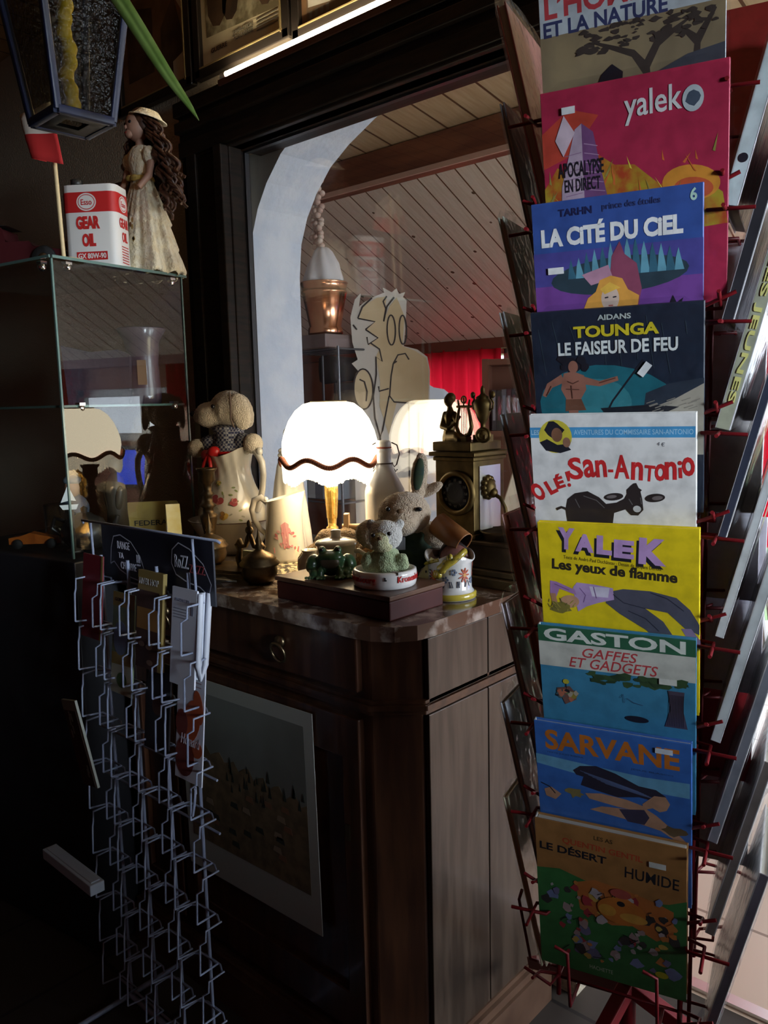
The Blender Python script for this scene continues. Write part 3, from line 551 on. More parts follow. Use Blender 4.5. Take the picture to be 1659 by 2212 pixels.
for sx in (-1, 1):
    for d in (-.008, 0, .008): fb.append(((sx*.020+d, -.040, .004), (.0035, .009, .0035))); fb.append(((sx*.045+d, -.032, .004), (.0035, .010, .0035)))
plush('body', fb, frogm, t, .0022, 0)
MB().ell((-.018, -.021, .063), .0045).ell((.018, -.021, .063), .0045).build('eye', dark_eye, t)
MB().ell((0, -.030, .036), (.021, .008, .014)).build('belly', M('frog_belly', (.10, .085, .06), .4), t)
AX, AY = -1.118, 1.235
t = thing('ashtray', 'round white ashtray with red lettering on the burgundy box', 'ashtray', (AX, AY, BZ))
enamel = M('opal_glass', (.80, .80, .80), .12, coat=.4)
MB().lathe([(0, .004), (.052, .004), (.056, .022), (.055, .032), (.060, .036), (.066, .034), (.067, .028), (.0665, .010), (.065, .003), (.062, 0), (0, 0)], 64).build('dish', enamel, t)
def kro(b):
    b.text('Kronenbourg', -.112, -.007, .088, .017, 0, 0, None, bold=.02); b.text('Kronenbourg', .022, -.007, .088, .017, 0, 0, None, bold=.02)
    b.flat([(-.006, .005), (-.003, .005), (-.003, .009), (-.006, .010)], 0, 1); b.flat([(-.006, .002), (-.001, .002), (-.001, .005), (-.006, .005)], 0, 1)
lab(decal('lettering', t, [M('red_ink', (.52, .02, .02), .3), ink], kro, lambda z: .0668, .018, FC+.0), 'red Gothic beer lettering')
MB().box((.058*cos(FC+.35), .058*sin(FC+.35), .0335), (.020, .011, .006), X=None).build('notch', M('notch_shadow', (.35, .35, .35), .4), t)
t = thing('plush_bear', 'small white plush bear with a pale green body sitting in the ashtray', 'plush toy', (AX, AY+.004, BZ+.004), rz=36)
pale_g = M('plush_green', (.42, .52, .30), .95, sheen=.4, bump=.7, bscale=300); plw = M('plush_white', (.66, .66, .64), .95, sheen=.4, bump=.7, bscale=300)
plush('body', [((0, 0, .030), (.042, .038, .030)), ((0, -.002, .055), (.030, .028, .026)), ((-.036, -.014, .045), (.014, .014, .022)), ((.036, -.014, .042), (.014, .014, .022))], pale_g, t, .0035, .004, .006)
plush('head', [((0, .0, .098), (.037, .033, .033)), ((-.030, .004, .122), (.011, .008, .011)), ((.030, .004, .122), (.011, .008, .011)), ((-.006, -.026, .092), (.018, .016, .014))], plw, t, .0035, .003, .006)
plush('muzzle', [((-.008, -.034, .093), (.020, .014, .017)), ((-.004, -.024, .078), (.022, .014, .012))], M('plush_lemon', (.56, .56, .34), .95, bump=.6, bscale=300), t, .003, .002, .006)
MB().ell((-.020, -.042, .106), .0045).ell((.012, -.038, .108), .0045).build('eye', dark_eye, t)
MB().ell((-.006, -.048, .100), (.005, .004, .004)).build('nose', M('nose_brown', (.18, .11, .06), .5), t)
# --- swing-top bottle
t = thing('swing_top_bottle', 'tall white glazed bottle with wire swing stopper, right of the lamp', 'bottle', (-1.405, 1.56, HC))
bp = [(0, 0), (.050, 0), (.054, .006), (.055, .02), (.055, .195), (.052, .208), (.028, .252), (.0195, .270), (.018, .298), (.021, .302), (.021, .308), (.016, .312)]
sq = lambda p, a, r, z: ((lambda k, f: (r*k*cos(a), r*k*sin(a), z))((lambda q: 1+(q-1)*(1 if z < .21 else max(0, 1-(z-.21)/.05)))(min(1.16, 1/max(abs(cos(a-R(45))), abs(sin(a-R(45)))))*.93), 0))
MB().lathe(bp, 48, 0, None, sq).build('body', M('stoneware', (.66, .68, .72), .25, coat=.4), t)
MB().lathe([(.016, .312), (.019, .314), (.019, .326), (.014, .331), (0, .332)], 24).build('stopper', china_w, t)
MB().lathe([(.0165, .310), (.0200, .311), (.0200, .314), (.0165, .315)], 24).build('rubber_ring', M('rubber_red', (.30, .06, .03), .6), t)
w_ = MB(); dv_ = V((cos(R(42)), sin(R(42)), 0))
for s_ in (-1, 1): w_.tube([dv_*(s_*x)+V((0, 0, z)) for x, z in ((.020, .325), (.034, .318), (.040, .295), (.032, .268), (.026, .262), (.021, .272), (.021, .262), (.030, .250), (.034, .256))], .0018, 6)
w_.tube([V((.022*cos(R(a)), .022*sin(R(a)), .272)) for a in range(0, 360, 20)], .0018, 6, closed=True); w_.tube([dv_*-.026+V((0, 0, .262)), dv_*-.040+V((0, 0, .245)), dv_*-.046+V((0, 0, .225)), dv_*-.034+V((0, 0, .236))], .0018, 6)
w_.build('wire_bail', M('wire_dark', (.10, .08, .07), .4, .9), t)
# --- pale wooden stand behind
t = thing('wooden_stand', 'little pale wooden trestle with a round bar, behind the brown plush', 'stand', (-1.425, 1.47, HC), rz=36)
pw = M('pale_wood', (.50, .33, .17), .5, col2=(.58, .40, .22), scale=6, stretch=(1, 1, 6)); 
for x in (-.03, .075):
    MB().prism([(-.035, 0), (-.022, 0), (-.006, .075), (.006, .075), (.022, 0), (.035, 0), (.016, .150), (-.010, .150)], .012, TR(x, 0, 0, rx=90, rz=90), 0).build('end_board', pw, t, bevel=.002)
MB().tube([(-.035, .0, .115), (.10, .0, .115)], .009, 10).build('bar', pw, t)
# --- rabbit plush in green tartan
RX, RY = -1.205, 1.410
t = thing('plush_rabbit', 'cream plush rabbit in green tartan leaning against the clock', 'plush toy', (RX, RY, HC), rz=42)
cream_f = M('plush_rabbit_fur', (.58, .45, .32), .95, sheen=.5, bump=.7, bscale=280)
plush('body', [((0, .01, .06), (.060, .055, .07)), ((0, 0, .115), (.040, .04, .04)), ((-.005, -.018, .176), (.062, .050, .050)), ((-.012, -.050, .160), (.040, .034, .032)), ((-.078, -.02, .128), (.042, .030, .034), (0, 25, 0)), ((.070, .002, .122), (.054, .030, .034), (0, -20, 0)), ((-.05, -.06, .03), (.03, .05, .03)), ((.05, -.06, .03), (.03, .05, .03)), ((.030, .012, .222), (.016, .013, .02))], cream_f, t, .005, .005, .008)
e = MB(); e.ell((.032, .010, .262), (.021, .010, .052), rot=(0, 8, 0)).ell((.058, .016, .225), (.014, .010, .035), rot=(20, 60, 0)); e.build('ear', cream_f, t, remesh=.0045, fuzz=.003, fs=.006)
tartan = M('green_tartan', (.020, .045, .035), .9, col2=(.035, .06, .03), scale=50)
MB().ell((.030, .0015, .262), (.012, .004, .038), rot=(0, 8, 0)).build('ear_lining', tartan, t)
MB().ell((-.042, -.060, .192), .0055).ell((.026, -.062, .190), (.008, .005, .005)).build('eye', dark_eye, t)
MB().ell((-.016, -.081, .190), (.008, .005, .005)).build('nose', M('nose_brown', (.18, .11, .06), .5), t)
plush('dress', [((0, .008, .07), (.068, .062, .068)), ((0, 0, .122), (.046, .046, .022)), ((-.02, -.03, .02), (.09, .075, .03)), ((-.06, -.05, .035), (.05, .06, .045))], tartan, t, .0045, .004, .02)
MB().box((-.018, -.052, .112), (.026, .006, .030)).build('chest_patch', M('patch_blue', (.30, .33, .38), .9), t, bevel=.002)
# --- gilt mantel clock
CX, CY, CF = -1.155, 1.525, 1.525
t = thing('mantel_clock', 'gilt bronze mantel clock with lyre player and urn on top', 'clock', (CX, CF, HC))
b = MB(); b.box((.035, .075, .012), (.31, .19, .024)).box((.035, .075, .032), (.29, .17, .016)).box((.035, .075, .068), (.27, .155, .056)).box((.035, .075, .100), (.285, .165, .010)); b.build('base', M('clock_base', (.04, .025, .012), .5, .7, col2=(.075, .05, .024), scale=20), t, bevel=.003)
b = MB(); b.box((0, .065, .197), (.112, .125, .184)).box((0, .065, .111), (.124, .138, .012)).box((0, .065, .292), (.120, .135, .010)).box((0, .065, .303), (.134, .150, .010)).box((-.008, .065, .320), (.112, .125, .022)); b.build('case', gilt_b, t, bevel=.0025)
MB().lathe([(.040, .004), (.043, .010), (.049, .010), (.053, .005), (.054, 0)], 48, 0, TR(.008, -.0, .212, rx=90)).build('bezel', gilt_b, t)
d = MB().lathe([(.041, 0), (.041, .003), (.018, .005), (0, .005)], 48, 0, TR(.008, 0, .212, rx=90)).build('dial', M('dial_dark', (.016, .017, .022), .35, .3), t)
b = MB(); X = front(.008, -.0055, .212)
for i, nm in enumerate(('XII', 'I', 'II', 'III', 'IIII', 'V', 'VI', 'VII', 'VIII', 'IX', 'X', 'XI')):
    a = R(90-30*i); b.text(nm, .031*cos(a)-.0035, .031*sin(a)-.003, .007, .006, 0, 0, X)
b.build('numeral_ring', M('numeral', (.09, .08, .07), .5), d)
MB().stroke([(0, 0), (.010, .012)], .002, .001, 0, X).stroke([(0, 0), (-.008, .026)], .0015, .001, 0, X).build('hands', M('hand_metal', (.05, .05, .05), .4, .8), d)
# lion mask, spout and half basin on the right flank
sidef = MB().box((.0575, .065, .200), (.003, .085, .150)).build('side_plate', M('bright_gilt', (.60, .56, .46), .3, .6), t)  # flank made paler than the case: window light put into its colour
b = MB(); b.ell((.067, .05, .222), (.014, .019, .023)).ell((.078, .05, .212), (.010, .012, .012))
for i in range(12): a = 2*pi*i/12; b.ell((.064, .05+.019*cos(a), .224+.023*sin(a)), (.008, .007, .007), n=8, k=6)
b.build('lion_mask', gilt_b, t)
MB().tube([(.082, .05, .208), (.098, .05, .200), (.110, .05, .178), (.116, .05, .150), (.117, .05, .122)], .005, 8).build('spout', gilt_b, t)
MB().lathe([(.018, .060), (.035, .070), (.047, .098), (.048, .118), (.055, .124), (.053, .127), (.044, .118), (0, .110)], 28, 0, TR(.105, .05, 0)).build('basin', M('clock_base', (.07, .045, .02), .4), t)
# figure playing the lyre
f = MB(); zt = .331
def limb(*q):
    for (p0, r0), (p1, r1) in zip(q, q[1:]):
        n = max(2, int((V(p1)-V(p0)).length/.004))
        for i in range(n+1):
            k = i/n; f.ell(V(p0).lerp(V(p1), k), r0+(r1-r0)*k, n=8, k=6)
limb(((-.050, .05, zt+.004), .017), ((-.048, .05, zt+.035), .013), ((-.046, .05, zt+.056), .016), ((-.045, .05, zt+.070), .009), ((-.047, .05, zt+.082), .006))
limb(((-.058, .048, zt+.064), .008), ((-.060, .036, zt+.035), .0065), ((-.036, .028, zt+.030), .005), ((-.018, .032, zt+.042), .004))
limb(((-.034, .050, zt+.064), .008), ((-.022, .042, zt+.048), .006), ((-.010, .040, zt+.058), .004))
limb(((-.05, .05, zt+.008), .017), ((-.015, .036, zt+.010), .014), ((-.004, .032, zt+.004), .012))
f.ell((-.048, .048, zt+.097), (.011, .013, .015)).ell((-.046, .053, zt+.103), (.013, .013, .013)).ell((-.048, .0345, zt+.094), (.002, .003, .003))
f.build('figure', gilt_b, t, remesh=.0016)
b = MB()
for s_ in (-1, 1): b.tube([(.006+s_*x, .035, zt+z) for x, z in ((.004, .012), (.016, .018), (.022, .035), (.018, .058), (.013, .078), (.017, .098))], [.006, .006, .005, .004, .0035, .002], 8)
b.tube([(-.014, .035, zt+.082), (.028, .035, zt+.082)], .003, 8)
for i in range(4): b.tube([(-.001+.005*i, .035, zt+.018), (-.001+.005*i, .035, zt+.082)], .0008, 5)
b.box((.006, .035, zt+.006), (.026, .022, .012)).tube([(.006+.007*cos(R(a)), .035, zt+.098+.008*sin(R(a))) for a in range(0, 360, 30)], .002, 6, closed=True).tube([(.006, .035, zt+.082), (.006, .035, zt+.106)], .002, 6); b.build('lyre', gilt_b, t)
b = MB(); b.box((.050, .05, zt+.008), (.034, .034, .016)).lathe([(.014, .016), (.012, .022), (.006, .034), (.006, .042), (.010, .047), (.014, .056), (.021, .078), (.0225, .088), (.019, .096), (.015, .100), (.016, .103), (.008, .108), (.005, .112), (.006, .120), (.003, .128), (0, .130)], 28, 0, TR(.050, .05, zt))
for s_ in (-1, 1): b.tube([(.050+s_*x, .05, zt+z) for x, z in ((.016, .072), (.027, .076), (.030, .090), (.024, .098), (.027, .112))], [.003, .0025, .0025, .0025, .002], 6).ell((.050+s_*.028, .05, zt+.108), (.006, .006, .008), n=10, k=6)
b.build('urn', gilt_b, t)
MB().tube([(.068+.017*cos(R(a)), .025, zt+.016+.014*sin(R(a))) for a in range(0, 360, 20)], .0045, 8, closed=True).build('wreath', gilt_b, t)
# --- leather and pottery jumble in front of the clock
leather = M('tan_leather', (.26, .10, .035), .35, col2=(.34, .15, .05), scale=12)
darkin = M('dark_lining', (.02, .012, .01), .6)
t = thing('leather_dice_cup', 'tan leather cup lying on its side in front of the clock', 'cup', (-1.089, 1.425, HC+.134), rz=0)
t.rotation_euler = V((.80, .02, -.45)).to_track_quat('Z', 'Y').to_euler(); t.scale = (.80, .80, .84)
MB().lathe([(.0335, .045), (.034, -.050), (.0, -.050)], 32).lathe([(.0305, .045), (.0300, -.044), (0, -.044)], 32, 1).lathe([(.0335, .045), (.0335, .048), (.0310, .048), (.0305, .045)], 32).build('cup', [leather, darkin], t)
t = thing('wooden_cask', 'small round reddish wooden cask standing below the leather cup', 'cask', (-1.079, 1.424, HC+.083), rz=40, rx=100)
MB().lathe([(0, .030), (.028, .030), (.031, .027), (.033, 0), (.031, -.03), (0, -.03)], 32).build('barrel', M('red_wood', (.17, .065, .055), .5, col2=(.22, .09, .075), scale=12), t)
MB().lathe([(.0335, .006), (.0345, .006), (.0345, -.006), (.0335, -.006)], 32).build('hoop', darkin, t)
t = thing('ink_bottle', 'small dark glass bottle between the rabbit and the wooden cask', 'bottle', (-1.125, 1.412, HC), rz=0)
MB().lathe([(0, 0), (.024, 0), (.026, .006), (.026, .052), (.020, .062), (.013, .068), (.013, .082)], 28).build('body', M('dark_glass', (.012, .008, .008), .08, coat=.6), t); MB().lathe([(.0, .098), (.016, .098), (.017, .094), (.017, .084), (.012, .082)], 28).build('cap', M('brown_cap', (.06, .03, .02), .35), t)
t = thing('pipe_rest', 'curved red-brown wooden rest beside the rabbit', 'pipe rest', (-1.185, 1.382, HC), rz=42)
MB().tube([(-.045, 0, .010), (-.040, 0, .045), (-.018, 0, .075), (.012, 0, .078), (.032, 0, .058), (.036, 0, .02), (.036, 0, .0)], [.012, .011, .012, .011, .010, .010, .011], 10).build('arch', M('mahogany', (.17, .05, .02), .3, coat=.3), t)
t = thing('price_card', 'pale yellow paper card tucked behind the ashtray', 'card', (-1.112, 1.345, HC+.0), rz=30, rx=-14)
X = front(); MB().flat([(-.030, .012), (.038, .012), (.030, .085), (.020, .090)], 0, 0, X, .0012).oval(.010, .058, .002, .003, .0014, 1, X).build('paper', [M('yellow_paper', (.55, .50, .22), .7), ink], t)
# --- flowered faience planter with yellow scroll handle
t = thing('faience_planter', 'white faience pot with painted flowers and a yellow leaf handle, beside the burgundy box', 'planter', (-1.068, 1.392, HC-.0), rz=0)
pp = [(0, .004), (.050, 0), (.056, .002), (.057, .012), (.051, .018), (.048, .024), (.047, .05), (.049, .080), (.055, .094), (.053, .096), (.046, .082), (.044, .03), (0, .024)]
pf = lambda p, a, r, z: (p[0], p[1], z+(.008*cos(3*(a-FC)) if z > .085 else 0))
MB().lathe(pp, 56, 0, None, pf).build('body', M('faience', (.70, .71, .71), .12, coat=.7), t)
MB().lathe([(.0555, .0025), (.0580, .004), (.0578, .013), (.0545, .016)], 56).build('yellow_band', M('faience_yellow', (.55, .44, .06), .2, coat=.4), t)
def flor(b):
    for x, y in ((.022, .004), (-.05, .0), (.07, .01)):
        for i in range(9): a = 2*pi*i/9; b.oval(x+.008*cos(a), y+.010*sin(a), .007, .002, .0002, 0, None, math.degrees(a), 8)
        b.oval(x, y, .004, .004, .0005, 1)
    for i in range(16): x = rnd.uniform(-.05, .04); b.stroke([(x, -.022), (x+rnd.uniform(-.006, .006), -.008)], .0018, 0, 2)
    for x, y in ((-.004, .012), (-.022, -.004), (.045, -.01)):
        for i in range(5): a = 2*pi*i/5; b.oval(x+.005*cos(a), y+.005*sin(a), .0028, .0028, .0002, 3, None, 0, 8)
    for i in range(5): b.stroke([(-.066, -.014+.007*i), (-.058, -.014+.007*i)], .003, 0, 2)
decal('flower_painting', t, [M('f_red', (.48, .10, .05), .3), M('f_orange', (.6, .3, .05), .3), M('f_dark', (.05, .06, .09), .3), M('f_blue', (.16, .20, .30), .3)], flor, lambda z: .0475+max(0, z-.06)*.12, .052, FC+.1)
yl = M('leaf_yellow', (.42, .33, .04), .2, col2=(.10, .09, .02), scale=60, lo=.5, hi=.6, coat=.5); hh = [V((cos(FC+a)*r, sin(FC+a)*r, z)) for a, r, z in ((-.55, .060, .062), (-.45, .064, .075), (-.25, .064, .085), (0, .063, .094), (.22, .062, .104), (.42, .058, .110), (.5, .050, .104), (.42, .048, .098))]
b = MB().tube(hh, [.004, .010, .010, .008, .007, .0075, .006, .004], 10)
for i in range(7): a = -.62+.08*i; b.ell((.062*cos(FC+a), .062*sin(FC+a), .062+.006*i-.006*(i % 2)), (.008, .008, .010), n=8, k=6)
b.tube([V((cos(FC-.6-.12*i)*.053, sin(FC-.6-.12*i)*.053, .092-.002*i)) for i in range(9)], .004, 8); b.build('leaf_handle', yl, t)
# --- yellow and blue glazed basket behind the leaflet rack
t = thing('glazed_basket', 'yellow glazed basket with blue flowered arched handle, behind the leaflet rack', 'basket', (-1.755, 1.150, HC), rz=-30)
yg = M('glaze_yellow', (.50, .34, .09), .2, col2=(.62, .48, .22), scale=12, coat=.4)
MB().prism([(-.075, -.035), (.075, -.035), (.075, .035), (-.075, .035)], .060, TR(z=.0), 0).build('body', yg, t, bevel=.006)
MB().box((0, 0, .062), (.162, .082, .008)).build('rim', M('glaze_rim', (.62, .45, .10), .2, coat=.4), t, bevel=.003)
b = MB(); P = [(-.082, .064), (-.045, .095), (-.018, .150), (-.004, .185), (.010, .190), (.024, .170), (.050, .105), (.080, .062), (.062, .062), (.036, .105), (.016, .152), (.006, .160), (-.004, .150), (-.028, .098), (-.055, .064)]
b.prism(P, .034, TR(0, .017, 0, rx=90)); b.build('handle', yg, t, bevel=.004)
X = front(0, -.0178, 0); b = MB()
for i in range(30): k = rnd.uniform(0, 1); b.oval(.030+.034*k+rnd.uniform(-.004, .004), .135-.064*k+rnd.uniform(-.006, .006), .003, .002, 0, rnd.choice((0, 0, 1)), X, rnd.uniform(0, 180), 8)
b.prism([(.018, .140), (.030, .150), (.072, .066), (.052, .066)], .0004, X @ TR(z=-.0006), 2); b.build('blue_flowers', [M('delft', (.05, .07, .25), .3), M('delft_b', (.16, .18, .38), .3), M('delft_w', (.62, .60, .52), .3)], t)
# ================================================================== glass display case on its dark base
VX, VX0, VY0, VY1, VZ0, VZ1 = 0, -.62, 0, .43, 1.12, 1.878
VL = MX.Translation((-1.990, 1.000, 0)) @ Euler((0, 0, R(9))).to_matrix().to_4x4()
def vw(x, y, z): return tuple(VL @ V((x, y, z)))
t = thing('display_case', 'tall glass display case with a glass shelf, left of the sideboard', 'display case', (-1.990, 1.000, 0), 9)
vc = ((VX+VX0)/2, (VY0+VY1)/2)
MB().box((vc[0], vc[1], VZ0/2), (VX-VX0, VY1-VY0, VZ0-.02)).build('base_cabinet', M('case_base', (.012, .012, .015), .5), t, bevel=.004)
cg = glass('case_glass', (.93, .97, .95), refl=2.1)
edge = M('glass_edge', (.10, .17, .15), .15, coat=.4)
def pane(name, c, d): o = MB().box(c, d).build(name, cg, t); return o
for nm, c, d in (('side_pane', (VX, vc[1], (VZ0+VZ1)/2), (.004, VY1-VY0, VZ1-VZ0)), ('front_pane', (vc[0]-.003, VY0, (VZ0+VZ1)/2), (VX-VX0-.01, .004, VZ1-VZ0))):
    p = MB(); x, y, z = c
    if nm == 'side_pane': p.add([(x, VY0+.004, VZ0), (x, VY1, VZ0), (x, VY1, VZ1), (x, VY0+.004, VZ1)], [(0, 1, 2, 3)])
    else: p.add([(VX0, y, VZ0), (VX-.006, y, VZ0), (VX-.006, y, VZ1), (VX0, y, VZ1)], [(0, 1, 2, 3)])
    p.build(nm, cg, t)
for x, y in ((VX, VY0), (VX, VY1-.003), (VX0, VY0)): MB().box((x, y, (VZ0+VZ1)/2), (.005, .005, VZ1-VZ0)).build('glass_edge', edge, t)
tp = MB().add([(VX0, VY0-.012, VZ1), (VX+.012, VY0-.012, VZ1), (VX+.012, VY1, VZ1), (VX0, VY1, VZ1)], [(0, 1, 2, 3)]).build('top_glass', cg, t)
MB().box((VX+.012, vc[1], VZ1), (.004, VY1-VY0+.012, .007)).box((vc[0], VY0-.012, VZ1), (VX-VX0+.02, .004, .007)).build('top_edge', edge, tp)
sh_ = MB().add([(VX0, VY0+.01, 1.512), (VX-.008, VY0+.01, 1.512), (VX-.008, VY1-.01, 1.512), (VX0, VY1-.01, 1.512)], [(0, 1, 2, 3)]).build('glass_shelf', cg, t)
MB().box((VX-.008, vc[1], 1.512), (.003, VY1-VY0-.02, .006)).box((vc[0], VY0+.01, 1.512), (VX-VX0-.02, .003, .006)).build('shelf_edge', edge, sh_)
ch = M('chrome', (.75, .75, .76), .12, 1)
for x, y, z in ((VX-.008, VY0+.05, VZ1-.018), (VX-.008, VY1-.035, VZ1-.018), (VX-.05, VY0+.008, VZ1-.018), (VX-.008, VY0+.06, 1.507), (VX-.008, VY1-.05, 1.507)):
    MB().ell((x, y, z), .011, n=12, k=8).box((x, y, z+.010), (.018, .018, .008)).build('clip', ch, t)
DK = M('curio_dark', (.018, .015, .013), .4, coat=.2)
# things inside it
def inside(name, label, cat, x, y, z, rz=0): return thing(name, label, cat, vw(x, y, z), rz+9, 'curios in the glass case')
t = inside('monk_statuette', 'slim dark standing statuette in the lower part of the glass case', 'statuette', -.085, .215, VZ0)
b = MB(); b.lathe([(.0, 0), (.034, 0), (.032, .02), (.028, .10), (.030, .15), (.020, .19), (.010, .205)], 24).ell((0, 0, .222), (.017, .018, .023)).ell((.024, -.01, .13), (.012, .012, .04), rot=(0, 14, 0)).ell((-.024, -.01, .13), (.012, .012, .04), rot=(0, -14, 0)); b.build('figure', M('bog_oak', (.05, .038, .025), .5), t)
t = inside('black_teapot', 'round black teapot near the front of the glass case', 'teapot', -.12, .13, VZ0, 30)
b = MB().lathe([(0, 0), (.04, 0), (.062, .025), (.066, .05), (.05, .08), (.025, .092), (.018, .098), (.008, .10), (.010, .112), (0, .118)], 32); b.build('body', DK, t)
MB().tube([(.06, 0, .04), (.085, 0, .06), (.095, 0, .09)], [.012, .009, .006], 10).build('spout', DK, t); MB().tube([(-.055, 0, .075), (-.085, 0, .085), (-.095, 0, .055), (-.062, 0, .03)], .006, 8).build('handle', DK, t)
t = inside('enamel_plate', 'yellow metal plate with worn dark lettering standing at the back of the case', 'sign', -.11, .365, VZ0+.004, 43)
X = front(); MB().prism([(-.075, 0), (.075, 0), (.075, .095), (.070, .10), (-.070, .10), (-.075, .095)], .004, X).text('FEDERAL', -.055, .028, .11, .016, .0045, 1, X, bold=.02).build('plate', [M('plate_yellow', (.46, .33, .09), .35, col2=(.36, .25, .08), scale=15), ink], t)
t = inside('leather_bottle', 'dark purple leather bottle with a wide top on the glass shelf', 'bottle', -.095, .35, 1.515)
b = MB().lathe([(0, 0), (.045, 0), (.048, .02), (.044, .12), (.050, .18), (.07, .215), (.068, .218), (.046, .18), (0, .12)], 32); b.build('body', M('purple_leather', (.055, .035, .06), .3, col2=(.10, .07, .09), scale=8, coat=.3), t)
MB().box((0, -.049, .09), (.025, .004, .07), X=TR(rz=44)).build('label_patch', M('patch_tan', (.22, .12, .06), .7), t)
t = inside('folded_umbrella', 'dark folded cloth hanging over the shelf edge in the case', 'cloth', -.17, .26, 1.515, 32)
MB().prism([(-.09, .0), (.085, 0), (.095, .14), (.06, .155), (-.02, .15), (-.10, .17)], .05, TR(0, .02, 0, rx=90)).build('cloth', M('dark_cloth', (.028, .024, .04), .6, bump=.5, bscale=25), t, bevel=.012)
t = inside('paper_boat', 'small white paper sailing boat in the glass case', 'ornament', -.075, .06, VZ0+.137, 40)
X = front(); MB().flat([(-.028, 0), (-.004, .006), (-.008, .045), (-.020, .018)], 0, 0, X, .001).flat([(-.030, -.006), (.018, -.004), (.012, -.018), (-.022, -.018)], .0, 0, X, .008).flat([(-.002, .006), (.012, .004), (-.003, .038)], 0, 0, X, .001).build('boat', M('boat_paper', (.78, .78, .76), .7), t)
MB().lathe([(0, -.135), (.022, -.135), (.020, -.128), (.004, -.122), (.004, -.024), (0, -.02)], 16).build('stand', DK, t)
t = inside('beer_mug', 'clear glass mug in the left part of the glass case', 'mug', -.22, .12, VZ0); MB().lathe([(0, .006), (.034, .006), (.036, .0), (.038, .01), (.040, .12), (.037, .12), (.034, .012)], 28).build('body', glass('mug_glass', (.85, .9, .88), refl=1.5), t); MB().tube([(.040, 0, .10), (.070, 0, .095), (.075, 0, .05), (.04, 0, .03)], .006, 8).build('handle', glass('mug_glass'), t)
t = inside('toy_racing_car', 'orange toy racing car low in the left of the glass case', 'toy car', -.26, .07, VZ0, 36)
b = MB().prism([(-.07, .012), (.075, .012), (.07, .026), (.02, .036), (-.01, .044), (-.04, .034), (-.07, .030)], .034, TR(0, .017, 0, rx=90)); b.build('body', M('toy_orange', (.55, .14, .02), .3), t, bevel=.004)
for x in (-.045, .048):
    for y in (-.02, .02): MB().lathe([(0, -.006), (.013, -.006), (.014, 0), (.013, .006), (0, .006)], 16, 0, TR(x, y, .013, rx=90)).build('wheel', M('rubber', (.015, .015, .015), .7), t)
t = inside('soldier_bust', 'small painted bust in a grey cap, left side of the glass case', 'bust', -.26, .20, VZ0+.05, 40)
b = MB(); b.ell((0, 0, .045), (.045, .03, .045)).lathe([(0, -.05), (.03, -.05), (.034, -.04), (.018, -.02), (.016, .01)], 20); b.build('coat', M('coat_blue', (.06, .07, .10), .6), t); MB().ell((0, -.006, .105), (.022, .024, .030)).build('head', M('painted_face', (.30, .15, .09), .6), t); MB().ell((0, 0, .128), (.026, .030, .016)).build('cap', M('cap_grey', (.12, .15, .18), .7), t)
# ---- things standing on the case
VT = VZ1+.004
t = thing('oil_can', 'red and white gear oil can standing on the glass case', 'can', vw(-.088, .215, VT), rz=36)
w, d, h = .150, .095, .213
rr = lambda w, d, r: [(w/2-r+r*cos(R(a)), d/2-r+r*sin(R(a))) for a in (0, 30, 60, 90)]+[(-w/2+r+r*cos(R(a)), d/2-r+r*sin(R(a))) for a in (90, 120, 150, 180)]+[(-w/2+r+r*cos(R(a)), -d/2+r+r*sin(R(a))) for a in (180, 210, 240, 270)]+[(w/2-r+r*cos(R(a)), -d/2+r+r*sin(R(a))) for a in (270, 300, 330, 360)]
can_w = M('can_white', (.72, .71, .68), .35); can_r = M('can_red', (.52, .025, .025), .35)
MB().prism(rr(w, d, .022), h, None, 0, smooth=True).build('body', can_w, t, bevel=.003)
MB().prism(rr(w+.001, d+.001, .022), .052, TR(z=.142), 0, smooth=True).build('red_band', can_r, t)
MB().lathe([(.013, h), (.013, h+.008), (.016, h+.010), (.016, h+.024), (0, h+.026)], 20, 0, TR(-.050, .0, 0)).build('cap', M('cap_black', (.02, .02, .02), .4), t)
X = front(0, -d/2-.0008, 0); b = MB(); b.oval(-.004, .168, .027, .023, 0, 0, X, 0, 32).oval(-.004, .168, .0235, .0195, .0003, 1, X, 0, 32).oval(-.004, .168, .0215, .0175, .0006, 0, X, 0, 32).text('Esso', -.0185, .160, .030, .015, .0010, 1, X, bold=.01)
b.text('GEAR', -.036, .098, .066, .034, 0, 1, X, bold=.055).text('OIL', -.022, .053, .038, .034, 0, 1, X, bold=.055).flat([(-.040, .018), (.046, .018), (.046, .040), (-.040, .040)], 0, 1, X).text('GX 80W-90', -.036, .022, .078, .014, .0004, 0, X, bold=.02)
X = MX(((0, 0, 1, w/2+.0008), (1, 0, 0, 0), (0, 1, 0, 0), (0, 0, 0, 1))); b.oval(0, .168, .024, .021, 0, 0, X, 0, 28).oval(0, .168, .021, .018, .0003, 1, X, 0, 28).oval(0, .168, .019, .016, .0006, 0, X).text('Esso', -.0135, .160, .027, .014, .001, 1, X)
b.text('GEAR', -.028, .104, .054, .026, 0, 1, X, bold=.03).text('OIL', -.016, .068, .032, .026, 0, 1, X, bold=.03)
for i in range(7): b.flat([(-.022, .012+.007*i), (.02, .012+.007*i), (.02, .0145+.007*i), (-.022, .0145+.007*i)], 0, 1, X)
b.build('label_print', [can_w, can_r], t)
